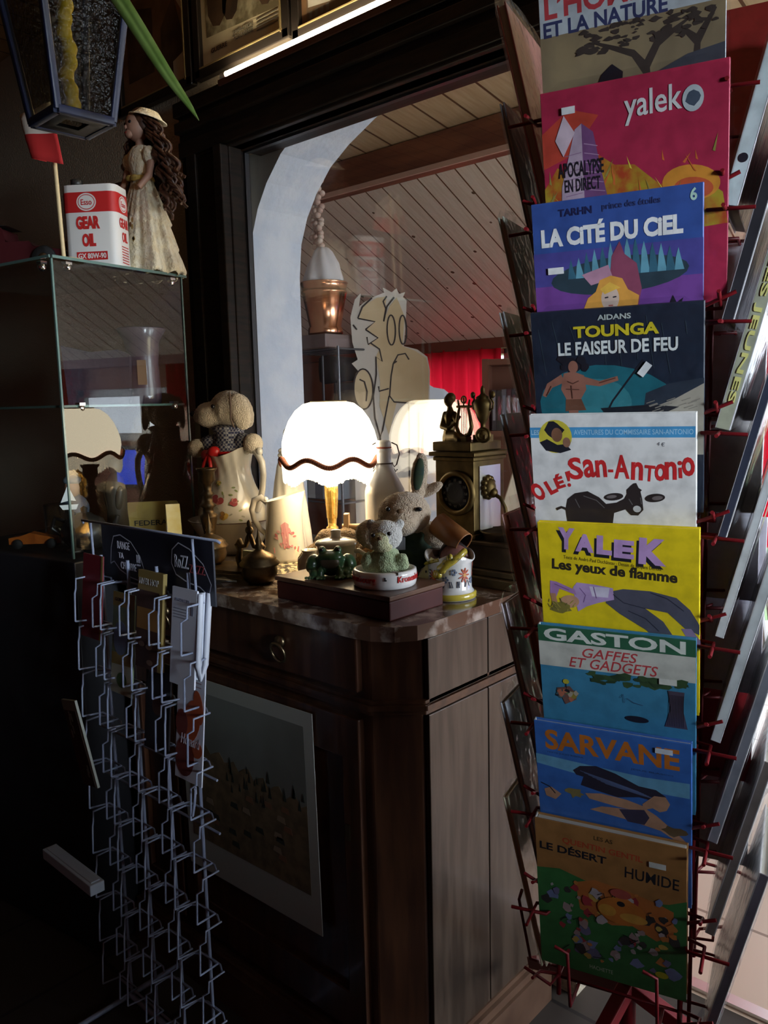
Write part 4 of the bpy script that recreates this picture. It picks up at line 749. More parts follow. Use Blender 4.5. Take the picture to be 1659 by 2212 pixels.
# doll
t = thing('porcelain_doll', 'doll with long brown curls in a cream lace dress, on the glass case', 'doll', vw(-.092, .385, VT), rz=0)
t.scale = (.93, .86, .93)
skin = M('doll_skin', (.42, .24, .17), .45); lace = M('doll_lace', (.78, .67, .45), .8, col2=(.85, .78, .60), scale=40, bump=.6, bscale=90)
hz = .420
def frill(p, a, r, z): k = min(1, max(0, (.30-z)/.3)); rr = r*(1+.09*k*sin(9*a)+.03*sin(23*a)); return (rr*cos(a)*1.05, rr*sin(a)*.85, z+.006*sin(11*a)*k)
prof = [(.116, .0), (.122, .012), (.112, .045), (.100, .075), (.104, .080), (.092, .12), (.082, .15), (.088, .156), (.070, .20), (.052, .245), (.040, .275), (.036, .292)]
MB().lathe(prof, 96, 0, None, frill).build('skirt', lace, t, solid=.003)
MB().lathe([(.036, .290), (.044, .315), (.052, .345), (.048, .37), (.030, .388), (.018, .392)], 40, 0, None, lambda p, a, r, z: (p[0], p[1]*.75, z)).ell((-.056, -.004, .352), (.024, .024, .028)).ell((.056, -.004, .352), (.024, .024, .028)).build('bodice', lace, t)
MB().lathe([(.039, .284), (.042, .290), (.039, .298)], 40).ell((-.010, -.040, .293), (.018, .010, .009)).ell((.016, -.040, .290), (.018, .010, .009)).build('sash', M('sash_gold', (.50, .36, .10), .5), t)
for s_ in (-1, 1): MB().tube([(s_*.062, -.004, .34), (s_*.070, -.020, .29), (s_*.050, -.048, .255)], [.013, .011, .009], 10).build('arm', skin, t)
MB().tube([(0, 0, .385), (0, 0, .41)], .014, 12).ell((-.004, -.004, hz+.028), (.036, .038, .045)).ell((-.012, -.040, hz+.022), (.006, .006, .007)).ell((-.010, -.030, hz+.004), (.018, .014, .013)).build('head', skin, t)
MB().ell((-.024, -.034, hz+.034), (.006, .004, .005)).ell((.008, -.038, hz+.034), (.006, .004, .005)).build('eye', dark_eye, t)
MB().ell((-.011, -.0425, hz+.006), (.007, .003, .003)).build('mouth', M('doll_lips', (.35, .06, .05), .5), t)
hair = M('doll_hair', (.045, .017, .010), .4, col2=(.085, .035, .018), scale=80); b = MB()
b.ell((0, .010, hz+.040), (.044, .042, .046))
for i in range(76):
    a = R(rnd.uniform(-12, 200)); r0 = .040; L_ = rnd.uniform(.16, .30) if cos(a) > -.2 else rnd.uniform(.12, .2); q = []
    x0, y0, z0 = r0*cos(a), .006+r0*sin(a)*.9, hz+rnd.uniform(.02, .07)
    sp = rnd.uniform(.6, 1.5)
    for k in range(26):
        u = k/25; s_ = min(1, u*3); tw = u*L_*110+i
        q.append((x0+cos(a)*(.014*s_+(.10 if cos(a) > 0 else .03)*u*sp)+.010*cos(tw), y0+.5*sin(a)*.055*u*sp+.010*sin(tw), z0-L_*u))
    b.tube(q, .0052, 5)
b.build('hair', hair, t)
MB().lathe([(.0, .080), (.030, .074), (.046, .058), (.060, .052), (.062, .049), (.045, .052), (.03, .06)], 32, 0, TR(.014, .012, hz, rx=-8, ry=14)).build('hat', lace, t)
b = MB()
for i in range(16): b.oval(rnd.uniform(-.03, .06), rnd.uniform(.09, .15), .008, .006, 0, i % 2, front(.02, -.096, 0), rnd.uniform(0, 180), 8)
b.build('brown_flowers', [M('fl_brown', (.22, .10, .04), .7), M('fl_gold', (.40, .28, .10), .7)], t)
# flag, toy car, plate
t = thing('small_flag', 'small red and white flag on a thin wooden pole, beside the oil can', 'flag', vw(-.058, .080, VT), rz=0)
MB().tube([(0, 0, 0), (-.012, 0, .27), (-.016, 0, .385)], .0055, 8).build('pole', M('pole_wood', (.62, .48, .26), .5), t)
MB().lathe([(0, 0), (.05, 0), (.05, .006), (.012, .010), (0, .012)], 28).build('base', M('flag_base', (.40, .30, .16), .5), t)
b = MB(); nx, nz = 12, 8; vs = []
for i in range(nx+1):
    for j in range(nz+1):
        u, v = i/nx, j/nz; vs.append((-.012-.105*u*(1-.25*v)+.035*(1-u)*0+.045*v*(1-u), .030*sin(u*5+v*2)*u-.028*sin(u*3.1), .395-.160*v-.02*u*(1-v)+.035*u*v))
fs = [(i*(nz+1)+j, (i+1)*(nz+1)+j, (i+1)*(nz+1)+j+1, i*(nz+1)+j+1) for i in range(nx) for j in range(nz)]
b.add(vs, fs, 0, True); b.m = [1 if (k % nz) >= 4 else 0 for k in range(len(fs))]
b.build('cloth', [M('flag_white', (.68, .62, .54), .8), M('flag_red', (.50, .02, .02), .8)], t, solid=.001)
t = thing('model_vintage_car', 'dark red model vintage car behind the flag on the glass case', 'model car', vw(-.32, .14, VT), rz=38)
t.scale = (.85, .85, .85)
dr = M('car_red', (.055, .010, .012), .3, coat=.4)
MB().prism([(-.15, .03), (.15, .03), (.16, .07), (.06, .085), (.05, .10), (-.03, .10), (-.04, .145), (-.13, .145), (-.15, .09)], .10, TR(0, .05, 0, rx=90)).build('body', dr, t, bevel=.008)
for x in (-.10, .10):
    for y in (-.058, .058):
        wh = MB().lathe([(.018, -.008), (.038, -.008), (.042, 0), (.038, .008), (.018, .008)], 24, 0, TR(x, y, .041, rx=90)).build('wheel', M('rubber', (.015, .015, .015), .7), t); MB().lathe([(0, -.006), (.022, -.005), (.022, .005), (0, .006)], 20, 0, TR(x, y, .041, rx=90)).build('hub', M('hub_brass', (.25, .14, .07), .4, .6), wh)
for y in (-.035, .035): MB().ell((.165, y, .085), (.010, .014, .014)).build('headlamp', M('lamp_brass', (.40, .33, .22), .25, .9), t)
MB().prism([(-.14, .150), (-.05, .150), (-.02, .150), (-.05, .155), (-.14, .156)], .10, TR(0, .05, 0, rx=90)).build('roof', DK, t)
t = thing('standing_plate', 'pale grey ring plate standing upright behind the flag', 'plate', vw(-.24, .30, VT), rz=38); MB().lathe([(.050, .0), (.066, .002), (.072, .008), (.070, .012), (.05, .006)], 36, 0, TR(z=.165, rx=86) @ MX.Scale(.8, 4, (1, 0, 0))).build('rim', M('plate_grey', (.20, .23, .27), .3), t); MB().box((0, .01, .045), (.07, .03, .09)).build('stand', DK, t)
t = thing('backdrop_board', 'plain grey board leaning behind the doll and the can', 'board', vw(-.30, .415, VT), rz=9); MB().box((0, 0, .15), (.30, .014, .30), X=TR(rx=-4)).build('board', M('board_grey', (.10, .10, .12), .7), t, bevel=.003)
# leaning round board between case and frame
t = thing('rounded_board', 'pale board with a rounded top leaning at the wall beside the display case', 'board', (-2.29, 1.655, 0), rz=0)
MB().prism([(-.065, 0), (.065, 0), (.065, 1.435)]+arc(0, 1.435, .065, .075, 20, 160, 10)+[(-.065, 1.435)], .014, front(0, .01, 0)).build('board', M('board_cream', (.30, .26, .18), .6, col2=(.20, .18, .10), scale=12), t, bevel=.003)
# ---- hanging lantern with a candle
t = thing('hanging_lantern', 'blue-painted street lantern with dark pebbled glass hanging at the upper left', 'lantern', (-1.512, .822, 2.040), rz=-2)
t.scale = (1.05, 1.05, 1.05)
blue = M('lantern_blue', (.006, .011, .036), .4, col2=(.010, .019, .062), scale=10, coat=.15); pebble = glass('pebbled_glass', (.48, .44, .34), .25, .55, bump=1.0, bscale=90)
a0, a1, H = .051, .090, .31; cr = [(-1, -1), (1, -1), (1, 1), (-1, 1)]
b = MB()
for sx, sy in cr: b.tube([(sx*a0, sy*a0, 0), (sx*a1, sy*a1, H)], .009, 4)
for k, z, r in ((a0, 0, .010), (a1, H, .014)):
    for i in range(4): p, q = cr[i], cr[(i+1) % 4]; b.tube([(p[0]*k, p[1]*k, z), (q[0]*k, q[1]*k, z)], r, 4)
b.build('frame', blue, t, bevel=.002)
for i in range(4):
    p, q = cr[i], cr[(i+1) % 4]; MB().add([(p[0]*a0, p[1]*a0, 0), (q[0]*a0, q[1]*a0, 0), (q[0]*a1, q[1]*a1, H), (p[0]*a1, p[1]*a1, H)], [(0, 1, 2, 3)]).build('glass_pane', pebble, t)
MB().lathe([(.030, -.004), (.070, -.006), (.070, .0), (.030, .002)], 4, 0, TR(rz=45)).build('bottom_plate', M('lantern_base', (.04, .035, .03), .5), t)
MB().lathe([(.140, H), (.11, H+.05), (.04, H+.10), (.02, H+.12), (.02, H+.15), (0, H+.16)], 4, 0, TR(rz=45), smooth=False).build('roof', blue, t)
b = MB()
for i in range(9): b.ell((.004*sin(i*2.3), .004*cos(i*1.7), .03+.024*i), (.015+.004*sin(i*3.1), .015, .017), n=12, k=8)
b.build('candle', M('candle_wax', (.85, .68, .06), .5), t, remesh=.004)
MB().tube([(0, 0, H+.16), (0, 0, .98)], .004, 6).build('chain', DK, t)
# ---- drooping leaf
t = thing('plant_leaf', 'long green pointed leaf drooping in front of the lantern', 'leaf', (-1.235, .765, 2.149))
P = [V(p) for p in ((-.09, -.045, .16), (-.06, -.032, .115), (-.02, -.012, .04), (.03, .020, -.055), (.062, .045, -.125), (.088, .060, -.165), (.105, .068, -.195))]
Wd = [.013, .014, .0145, .013, .010, .006, .0005]; vs = []; fs = []; sd = V((.62, .62, .28)).normalized(); nn = V((.4, -.6, .3)).normalized()
for p, w_ in zip(P, Wd): vs += [p-sd*w_, p+nn*w_*.55-sd*w_*.4, p+nn*.002, p+nn*w_*.5+sd*w_*.4, p+sd*w_]
for i in range(len(P)-1):
    for j in range(4): fs.append((i*5+j, i*5+j+1, i*5+j+6, i*5+j+5))
MB().add(vs, fs, 0, True).build('leaf_blade', M('leaf_green2', (.10, .19, .035), .3, col2=(.17, .27, .07), scale=18, coat=.3), t, solid=.0015, sub=2)
# ================================================================== white wire leaflet rack
wire = M('white_wire', (.26, .30, .42), .35)
LRX, LRY = -1.835, .905                       # left front corner, front plane
PW, PITCH, NC = .118, .118, 4
t = thing('leaflet_rack', 'white wire leaflet rack with four columns of pockets, mostly empty, before the sideboard', 'rack', (LRX, LRY, 0))
for i in range(NC):
    MB().tube([(PW*(i+.5), .055, .02), (PW*(i+.5), .055, 1.16)], .004, 8).build('post', wire, t)
for z in (.03, .60, .72): MB().tube([(0, .058, z), (PW*NC, .058, z)], .003, 6).build('cross_wire', wire, t)
MB().tube([(-.005, .05, 1.232), (.0, .045, 1.240), (PW*NC+.06, .045, 1.240), (PW*NC+.065, .05, 1.235)], .003, 6).tube([(.03, .05, 1.235), (.03, .055, 1.0)], .003, 6).tube([(PW*NC-.03, .05, 1.235), (PW*NC-.03, .055, 1.0)], .003, 6).build('top_rail', wire, t)
def pocket():
    # bent wires: two sides stepping out to the front, a sloping front loop, a back tie
    m = MB(); w = PW-.016
    for x in (0, w): m.tube([(x, .055, .105), (x, .014, .104), (x, .012, .080), (x+(.010 if x == 0 else -.010), .004, .072), (x+(.010 if x == 0 else -.010), .0, .004)], .0024, 6)
    m.tube([(.010, 0, .004), (.016, .050, .0), (w-.016, .050, 0), (w-.010, 0, .004)], .0024, 6)
    m.tube([(0, .050, .104), (w*.25, .060, .108), (w*.8, .060, .108), (w, .050, .104)], .0024, 6); return m
p0 = None
for r in range(9):
    for c in range(NC):
        if p0 is None: o = p0 = pocket().build('pocket', wire, t)
        else: o = p0.copy(); COL.objects.link(o); o.parent = t
        o.location = (PW*c+.008, 0, .055+PITCH*r)
MB().tube([(PW*NC+.005, 0, .715), (PW*NC+.035, -.02, .745), (PW*NC+.03, -.02, .715), (PW*NC+.012, -.015, .675)], .003, 6).build('ring_clip', wire, t)
b = MB()
for x in (.05, PW*NC-.05): b.tube([(x, .20, .012), (x, -.10, .012)], .007, 8)
b.tube([(.05, .055, .012), (PW*NC-.05, .055, .012)], .007, 8); b.build('foot', wire, t)
# header board
t = thing('header_sign', 'black card sign with white handwriting clipped to the top of the leaflet rack', 'sign', (LRX+.265, LRY+.072, 1.095), rz=0)
X = front(); b = MB(); b.prism([(-.22, 0), (.22, 0), (.22, .140), (-.22, .140)], .004, X); nv = 1
def bubble(P): b.stroke(P+[P[0]], .0028, .0042, 1, X)
bubble([(-.185, .045), (-.178, .085), (-.165, .112), (-.135, .118), (-.09, .105), (-.055, .075), (-.04, .045), (-.06, .018), (-.10, .022), (-.145, .035), (-.168, .052), (-.175, .050)])
bubble([(.07, .075), (.075, .105), (.10, .122), (.14, .112), (.185, .085), (.21, .045), (.20, .02), (.17, .035), (.125, .040), (.085, .052)])
b.text('RANGE', -.150, .085, .052, .018, .0042, 1, X).text('TA', -.148, .063, .022, .013, .0042, 1, X).text('CHAMBRE', -.140, .038, .066, .017, .0042, 1, X).text('!!!', -.070, .052, .014, .026, .0042, 1, X)
b.text('RoZZ', .082, .068, .050, .028, .0042, 1, X).text('ZZZZ', .135, .062, .055, .018, .0042, 2, X)
b.build('card', [M('sign_black', (.010, .011, .022), .5), M('sign_white', (.55, .58, .68), .5), M('sign_red', (.28, .05, .06), .5)], t)
# leaflets
def leaflet(name, label, x, z, w, h, cols, paint, thick=.003, lean=-6, y=.022, rz=0):
    t = thing(name, label, 'leaflet', (LRX+x, LRY+y, z), rz, 'leaflets in the white wire rack', rx=lean); b = MB(); X = front()
    b.prism([(-w/2, 0), (w/2, 0), (w/2, h), (-w/2, h)], -thick, X); paint(b, X, w, h); b.build('sheet', cols, t); return t
lred = M('leaflet_red', (.17, .015, .025), .5); lgold = M('leaflet_gold', (.26, .19, .06), .5); lw = M('leaflet_white', (.62, .66, .76), .5); lgreen = M('leaflet_green', (.20, .25, .14), .5, col2=(.12, .16, .12), scale=25); lbr = M('leaflet_brown', (.06, .025, .015), .5); lor = M('leaflet_orange', (.42, .09, .03), .5); lblue = M('leaflet_blue', (.14, .17, .26), .5); lbk = M('leaflet_black', (.012, .010, .012), .4)
leaflet('red_leaflet', 'plain dark red leaflet in the top left pocket of the white rack', .045, .962, .092, .20, [lred, lgold], lambda b, X, w, h: b.flat([(w/2-.008, 0), (w/2, 0), (w/2, h), (w/2-.008, h)], .0002, 1, X))
def pg(b, X, w, h):
    b.flat([(-w/2, h*.86), (w/2, h*.86), (w/2, h), (-w/2, h)], .0002, 1, X).flat([(-w/2, h*.28), (w/2, h*.30), (w/2, h*.40), (-w/2, h*.40)], .0002, 1, X).flat([(-w/2, 0), (w/2, 0), (w/2, h*.3), (-w/2, h*.28)], .0002, 3, X).oval(0, h*.14, .022, .018, .0004, 4, X).oval(-.01, h*.55, .03, .04, .0004, 2, X).text('GORGES', -w*.4, h*.91, w*.5, .008, .0004, 5, X)
leaflet('green_leaflet', 'tall green and cream leaflet in the second column of the white rack', .168, .850, .092, .235, [lgreen, lgold, lblue, M('leaflet_cream', (.42, .45, .34), .5), M('leaf_print', (.07, .14, .04), .5), lbk], pg)
def pr(b, X, w, h):
    b.flat([(-w/2, h*.62), (w/2-.012, h*.62), (w/2-.012, h*.80), (-w/2, h*.80)], .0002, 1, X).flat([(-w/2, h*.40), (w/2-.012, h*.40), (w/2-.012, h*.62), (-w/2, h*.62)], .0002, 2, X).text('RIVER HOP', -w*.45, h*.86, w*.78, .014, .0004, 3, X, bold=.02).flat([(-w/2, 0), (w/2-.012, 0), (w/2-.012, h*.40), (-w/2, h*.40)], .0002, 1, X)
    for i in range(4): b.oval(rnd.uniform(-.03, .02), h*rnd.uniform(.05, .3), .012, .006, .0004, 4, X)
leaflet('brown_leaflet', 'thick brown and ochre leaflet in the third column of the white rack', .288, .935, .098, .215, [lgold, lbr, M('leaflet_ochre', (.28, .14, .03), .5), M('leaflet_pale', (.40, .40, .38), .5), M('leaflet_skin', (.22, .13, .08), .5)], pr, .010)
def pl(b, X, w, h):
    b.text('INVITATION', -.03, h*.86, .05, .006, .0003, 1, X)
    for i in range(4): b.flat([(-w*.42, h*(.78-.03*i)), (w*.2, h*(.78-.03*i)), (w*.2, h*(.787-.03*i)), (-w*.42, h*(.787-.03*i))], .0003, 1, X)
    b.flat([(w*.28, h*.74), (w*.38, h*.74), (w*.38, h*.83), (w*.28, h*.83)], .0003, 1, X)
t = leaflet('white_leaflet_stack', 'stack of folded white leaflets in the right column of the white rack', .415, .925, .088, .205, [lw, M('print_grey', (.20, .22, .30), .5)], pl, .004)
b = MB()
for i in range(5): b.tube([(.038, .004+.006*i, .02), (.038, .004+.006*i, .20)], .0035, 6)
b.tube([(.048, .006, .20), (.050, .004, .05), (.048, .012, .022), (.046, .026, .05), (.048, .028, .20)], .006, 8); b.build('folded_edges', lw, t)
def plob(b, X, w, h):
    for i in range(4): b.flat([(-w*.40, h*(.93-.035*i)), (w*.38, h*(.93-.035*i)), (w*.38, h*(.94-.035*i)), (-w*.40, h*(.94-.035*i))], .0002, 4, X)
    b.oval(w*.05, h*.52, .030, .050, .0003, 1, X, -20).oval(w*.30, h*.66, .016, .036, .0004, 1, X, 15).oval(-w*.30, h*.48, .022, .030, .0004, 2, X).oval(-w*.15, h*.20, .034, .042, .0004, 2, X).oval(w*.28, h*.30, .020, .018, .0004, 1, X)
    b.text('Homard', -w*.30, h*.31, w*.70, .022, .0008, 3, X, shear=.2)
leaflet('lobster_leaflet', 'white leaflet with an orange-red lobster picture, below the folded stack', .418, .715, .096, .25, [lw, lor, M('leaflet_darkred', (.16, .03, .02), .5), M('leaflet_script', (.55, .5, .55), .5), M('leaflet_pinkgrey', (.36, .26, .30), .5)], plob)
def pt(b, X, w, h):
    b.flat([(-w/2+.002, 0), (w/2-.012, 0), (w/2-.012, h*.88), (-w/2+.002, h*.88)], .0002, 1, X)
    for i in range(7): x = rnd.uniform(-.03, .02); y = h*rnd.uniform(.1, .8); b.flat([(x, y), (x+.008, y), (x+.008, y+.02), (x, y+.02)], .0004, 0, X)
leaflet('tilted_leaflet', 'dark brown leaflet with white edge tilted sideways, low in the left column', .055, .605, .090, .215, [M('leaflet_grey', (.30, .32, .27), .5), lbr], pt, .006, 4, -.012).rotation_euler = (R(6), R(-12), R(-6))
leaflet('dark_leaflet', 'black glossy leaflet low in the third column of the white rack', .300, .750, .095, .20, [lbk, lbr], lambda b, X, w, h: b.oval(0, h*.5, .02, .02, .0002, 1, X), .004)
t = thing('card_tray', 'long white card strip jutting out low on the left of the white rack', 'strip', (LRX-.03, LRY-.075, .425), rz=-1)
MB().box((.095, 0, .0), (.24, .035, .026)).box((.095, 0, .014), (.225, .022, .004)).build('strip', M('strip_white', (.38, .42, .48), .5), t, bevel=.003)
# ================================================================== the room beyond the glass
copper = M('copper', (.60, .26, .14), .22, 1, col2=(.70, .36, .20), scale=6)
t = thing('copper_bucket', 'copper wine bucket on a shelf beside the plaster arch, white cloth inside', 'bucket', (-2.47, 2.40, 1.785))
MB().lathe([(0, .0), (.068, 0), (.072, .006), (.071, .028), (.066, .034), (.078, .10), (.091, .165), (.094, .167), (.094, .176), (.090, .176), (.096, .205), (.099, .208), (.096, .212), (.085, .17), (.066, .05), (0, .04)], 48).build('body', copper, t)
b = MB(); b.lathe([(.080, .19), (.078, .23), (.060, .29), (.036, .335), (.022, .35), (.0, .352)], 60, 0, None, lambda p, a, r, z: (p[0]*(1+.10*cos(7*a+z*20)), p[1]*(1+.10*cos(7*a+z*20)), z)); b.build('napkin', sheer('napkin_cloth', (.72, .72, .76), .3), t)
t = thing('dried_braid', 'pinkish braided bundle hanging above the copper bucket', 'braid', (-2.485, 2.385, 2.13))
b = MB()
for i in range(16):
    for s_ in (-1, 0, 1): b.ell((s_*.018+.006*sin(i*1.7), .01*cos(i*2+s_), .012+.017*i), (.015, .014, .013), n=10, k=6)
b.build('braid', M('braid_pink', (.50, .33, .27), .7, col2=(.62, .50, .42), scale=25), t)
t = thing('steel_shelf', 'chrome wire shelf unit behind the plaster arch', 'shelf', (-2.42, 2.32, 0))
st_ = M('steel', (.10, .10, .11), .35, .6)
for x in (-.24, .10):
    for y in (0, .24): MB().tube([(x, y, 0), (x, y, 1.73)], .006, 8).build('post', st_, t)
for z in (.55, 1.10, 1.72):
    b = MB()
    for y in (0, .08, .16, .24): b.tube([(-.24, y, z), (.10, y, z)], .0045, 6)
    for x in (-.24, .10): b.tube([(x, 0, z), (x, .24, z)], .0045, 6)
    b.build('wire_tray', st_, t)
t = thing('wooden_plinth', 'small grey-brown wooden block under the copper bucket', 'block', (-2.47, 2.40, 1.728)); MB().box((0, 0, .027), (.20, .20, .054)).build('block', M('block_wood', (.16, .11, .10), .5), t, bevel=.004)
t = thing('dark_bolster', 'dark brown rolled bolster lying on the steel shelf', 'bolster', (-2.60, 2.78, 1.66), rz=42); MB().lathe([(0, -.22), (.055, -.215), (.066, -.19), (.052, -.06), (.066, .0), (.068, .12), (.06, .20), (0, .21)], 24, 0, TR(ry=90)).build('roll', M('bolster_brown', (.020, .014, .012), .8), t); MB().box((0, 0, -.28), (.30, .12, .44)).build('case', M('bolster_case', (.045, .035, .03), .7), t, bevel=.01)
sp_cols = [(.10, .12, .14), (.05, .20, .18), (.42, .42, .40), (.16, .16, .18), (.35, .38, .42)]
for i in range(6):
    t = thing('ring_binder', 'grey or teal binder standing in a row on the steel shelf', 'binder', (-2.64+.046*i, 2.36, 1.106), 0, 'binders on the steel shelf')
    MB().box((0, .10, .12+.01*(i % 2)), (.045, .20, .24+.02*(i % 2))).build('cover', M('binder%d' % (i % 5), sp_cols[i % 5], .4), t, bevel=.003)
    MB().box((0, -.001, .17), (.026, .002, .06)).build('spine_label', M('binder_label', (.6, .6, .58), .6), t)
# plywood cut-out figure with a big rounded snout
ply = M('plywood_tan', (.58, .44, .25), .6, col2=(.66, .52, .32), scale=5); plyw = M('plywood_pale', (.62, .57, .50), .6)
t = thing('cutout_figure', 'tall painted plywood cartoon animal with a big nose, standing behind the glass', 'cut-out', (-2.26, 2.52, .47), 42, 'painted cut-outs beyond the glass')
O = [(-.13, 0), (.14, 0), (.14, .78), (.165, .98), (.185, 1.02), (.19, 1.16), (.18, 1.215), (.14, 1.245), (.085, 1.26), (.095, 1.36), (.10, 1.44), (.085, 1.455), (.095, 1.475), (.07, 1.468), (.06, 1.49), (.04, 1.475), (.005, 1.495), (.01, 1.475), (-.03, 1.46), (-.07, 1.44), (-.095, 1.42), (-.085, 1.475), (-.11, 1.45), (-.13, 1.38), (-.125, 1.28), (-.105, 1.21), (-.13, 1.195), (-.105, 1.165), (-.12, 1.08), (-.105, 1.01), (-.15, .95), (-.13, .88)]
FX = front(0, 0, 0); b = MB(); b.prism(O, -.016, FX); b.build('board', plyw, t, bevel=.002)
b = MB(); b.flat([(-.075, 1.425), (-.02, 1.455), (.02, 1.46), (.005, 1.36), (.03, 1.42), (.06, 1.455), (.09, 1.38), (.08, 1.26), (.13, 1.24), (.175, 1.21), (.185, 1.16), (.18, 1.03), (.12, 1.025), (.05, 1.03), (.015, .90), (-.02, 1.02), (-.015, 1.12), (-.03, 1.22), (-.015, 1.25), (-.06, 1.27), (-.02, 1.295), (-.07, 1.33), (-.03, 1.36), (-.10, 1.375)], .0, 0, FX, .001)
b.oval(-.085, 1.09, .040, .082, 0, 0, FX, 5); b.build('tan_paint', ply, t)
b = MB(); K = lambda P, w=.0062: b.stroke(P, w, .0012, 0, FX)
K(arc(-.085, 1.09, .040, .082, 0, 360, 24)); K([(-.1, 1.13), (-.08, 1.12), (-.07, 1.08), (-.075, 1.04)]); K(arc(.035, 1.325, .017, .06, -90, 270, 20)); K(arc(.082, 1.325, .015, .058, -90, 270, 20))
K([(.055, 1.20), (.04, 1.19), (.03, 1.14), (.022, 1.06), (.04, 1.035), (.09, 1.03), (.13, 1.025), (.18, 1.03)]); K([(.04, 1.19), (.06, 1.225), (.09, 1.23), (.105, 1.205)]); K([(.02, 1.09), (-.02, 1.08), (-.022, 1.10)]); K([(.02, 1.06), (.005, .99), (-.01, .92), (-.02, .89), (-.04, .97), (-.045, 1.06), (-.03, 1.15), (-.03, 1.22), (-.005, 1.20), (-.015, 1.25), (-.05, 1.275)])
K([(-.10, 1.375), (-.03, 1.36), (-.07, 1.33)]); K([(-.07, 1.33), (-.02, 1.295), (-.06, 1.27), (-.065, 1.30)]); K([(-.10, 1.375), (-.08, 1.42), (-.04, 1.455)]); K([(.02, 1.46), (.005, 1.44), (.015, 1.41), (.005, 1.36), (.02, 1.42), (.05, 1.455)]); K([(-.12, 1.35), (-.105, 1.33)])
K([(.10, 1.03), (.10, .97), (.095, .55)]); K([(-.02, .89), (-.02, .60), (-.03, .40)]); K([(.14, .99), (.135, .62)]); K([(.095, .62), (.085, .55)]); K([(.095, .62), (.105, .55)]); b.build('drawn_lines', M('marker_line', (.03, .02, .02), .6), t)
MB().box((0, .08, -.235), (.26, .17, .47)).build('stand_block', M('plinth_grey', (.22, .22, .24), .6), t, bevel=.004)
t = thing('cutout_hat_figure', 'plywood cut-out of a round tan head in a yellow pointed hat, at the right', 'cut-out', (-1.54, 2.66, .60), 42, 'painted cut-outs beyond the glass')
b = MB(); b.prism(arc(-.05, 1.0, .075, .085, 30, 330, 24)+[(.08, .70), (.10, .0), (.22, .0), (.22, 1.05)], -.014, FX, 0); b.prism([(-.125, 1.245), (-.02, 1.20), (.10, 1.16), (.16, .92), (.06, .90), (-.02, 1.03), (-.06, 1.07)], .010, FX, 1); b.stroke(arc(.0, .985, .020, .05, 60, 230, 8), .008, .0005, 2, FX); b.build('board', [ply, M('hat_yellow', (.62, .36, .05), .6), ink], t, bevel=.001); MB().box((.12, .07, -.30), (.24, .15, .60)).build('stand_block', M('plinth_grey', (.22, .22, .24), .6), t)
t = thing('cutout_hand_figure', 'pale plywood cut-out with drawn lines, seen right of the clock', 'cut-out', (-1.30, 2.12, .62), 42, 'painted cut-outs beyond the glass')
b = MB(); b.prism([(-.11, 0), (.13, 0), (.13, .50), (.10, .62), (.03, .70), (-.06, .68), (-.10, .55)], -.014, FX, 0); b.stroke([(-.05, .60), (-.02, .62), (.01, .60), (.05, .53), (.06, .50), (.03, .47), (.01, .42), (.04, .36), (.09, .31)], .005, .0006, 1, FX); b.stroke([(.06, .50), (.04, .45), (.0, .44), (.01, .41), (.04, .42)], .005, .0006, 1, FX); b.build('board', [M('plywood_peach', (.56, .46, .34), .6), ink], t); MB().box((0, .06, -.31), (.2, .12, .62)).build('stand_block', M('plinth_grey', (.22, .22, .24), .6), t)
t = thing('white_board', 'white folded card standing beside the cut-out figure', 'card', (-2.46, 3.10, .70), rz=40); b = MB(); b.prism([(-.06, 0), (.06, 0), (.05, .86), (.0, .87), (-.05, .90)], .012, FX).prism([(.06, 0), (.10, 0), (.085, .83), (.05, .86)], .012, front(0, .01, 0)); b.build('card', M('card_white', (.62, .66, .72), .6), t); MB().box((0, .05, -.35), (.2, .14, .70)).build('stand_block', M('plinth_grey', (.22, .22, .24), .6), t)
# bookcase with dark spines and a clay jar
t = thing('wooden_bookcase', 'brown wooden bookcase standing against the far end, seen right of the lamp', 'bookcase', (-1.93, 3.50, 0), rz=30)
bw = M('case_wood', (.13, .045, .022), .5); b = MB()
for x in (-.42, .42): b.box((x, .13, .85), (.03, .26, 1.70))
b.box((0, .255, .85), (.84, .01, 1.70)); b.build('frame', bw, t)
for z in (.04, .50, .95, 1.34, 1.685): MB().box((0, .13, z), (.81, .25, .028)).build('shelf_board', bw, t)
for i in range(30):
    d = thing('video_case', 'thin dark case with coloured spine in the row on the bookcase', 'disc case', (0, 0, 0), 0, 'dark cases on the bookcase shelf')
    x = -.38+.024*i; h_ = .19+.012*rnd.random(); c_ = rnd.choice(((.02, .02, .025), (.05, .015, .02), (.03, .035, .06), (.10, .09, .10), (.015, .015, .015)))
    d.matrix_world = t.matrix_basis @ MX.Translation((x, .03, 1.355)); d.matrix_world
    d.location = t.location+Euler((0, 0, R(30))).to_matrix() @ V((x, .03, 1.355)); d.rotation_euler = (0, 0, R(30))
    MB().box((0, .07, h_/2), (.0225, .14, h_)).build('case', M('case_%02d%02d' % (int(c_[0]*100), int(c_[1]*100)), c_, .3), d); MB().box((0, -.0005, h_*.55), (.012, .001, h_*.6)).build('spine_label', M('spine_label%d' % (i % 3), ((.22, .2, .22), (.10, .03, .04), (.16, .17, .22))[i % 3], .4), d)
t = thing('clay_jar', 'brown clay jar with a wooden lid on the bookcase shelf', 'jar', (-1.78, 3.64, .966), rz=0); MB().lathe([(0, 0), (.09, 0), (.11, .03), (.115, .16), (.10, .22), (.085, .24)], 32).build('body', M('clay', (.24, .13, .09), .6, col2=(.30, .18, .12), scale=8), t); MB().lathe([(.0, .285), (.085, .285), (.09, .28), (.09, .24), (.0, .24)], 32).build('lid', M('jar_lid', (.28, .16, .11), .6), t)
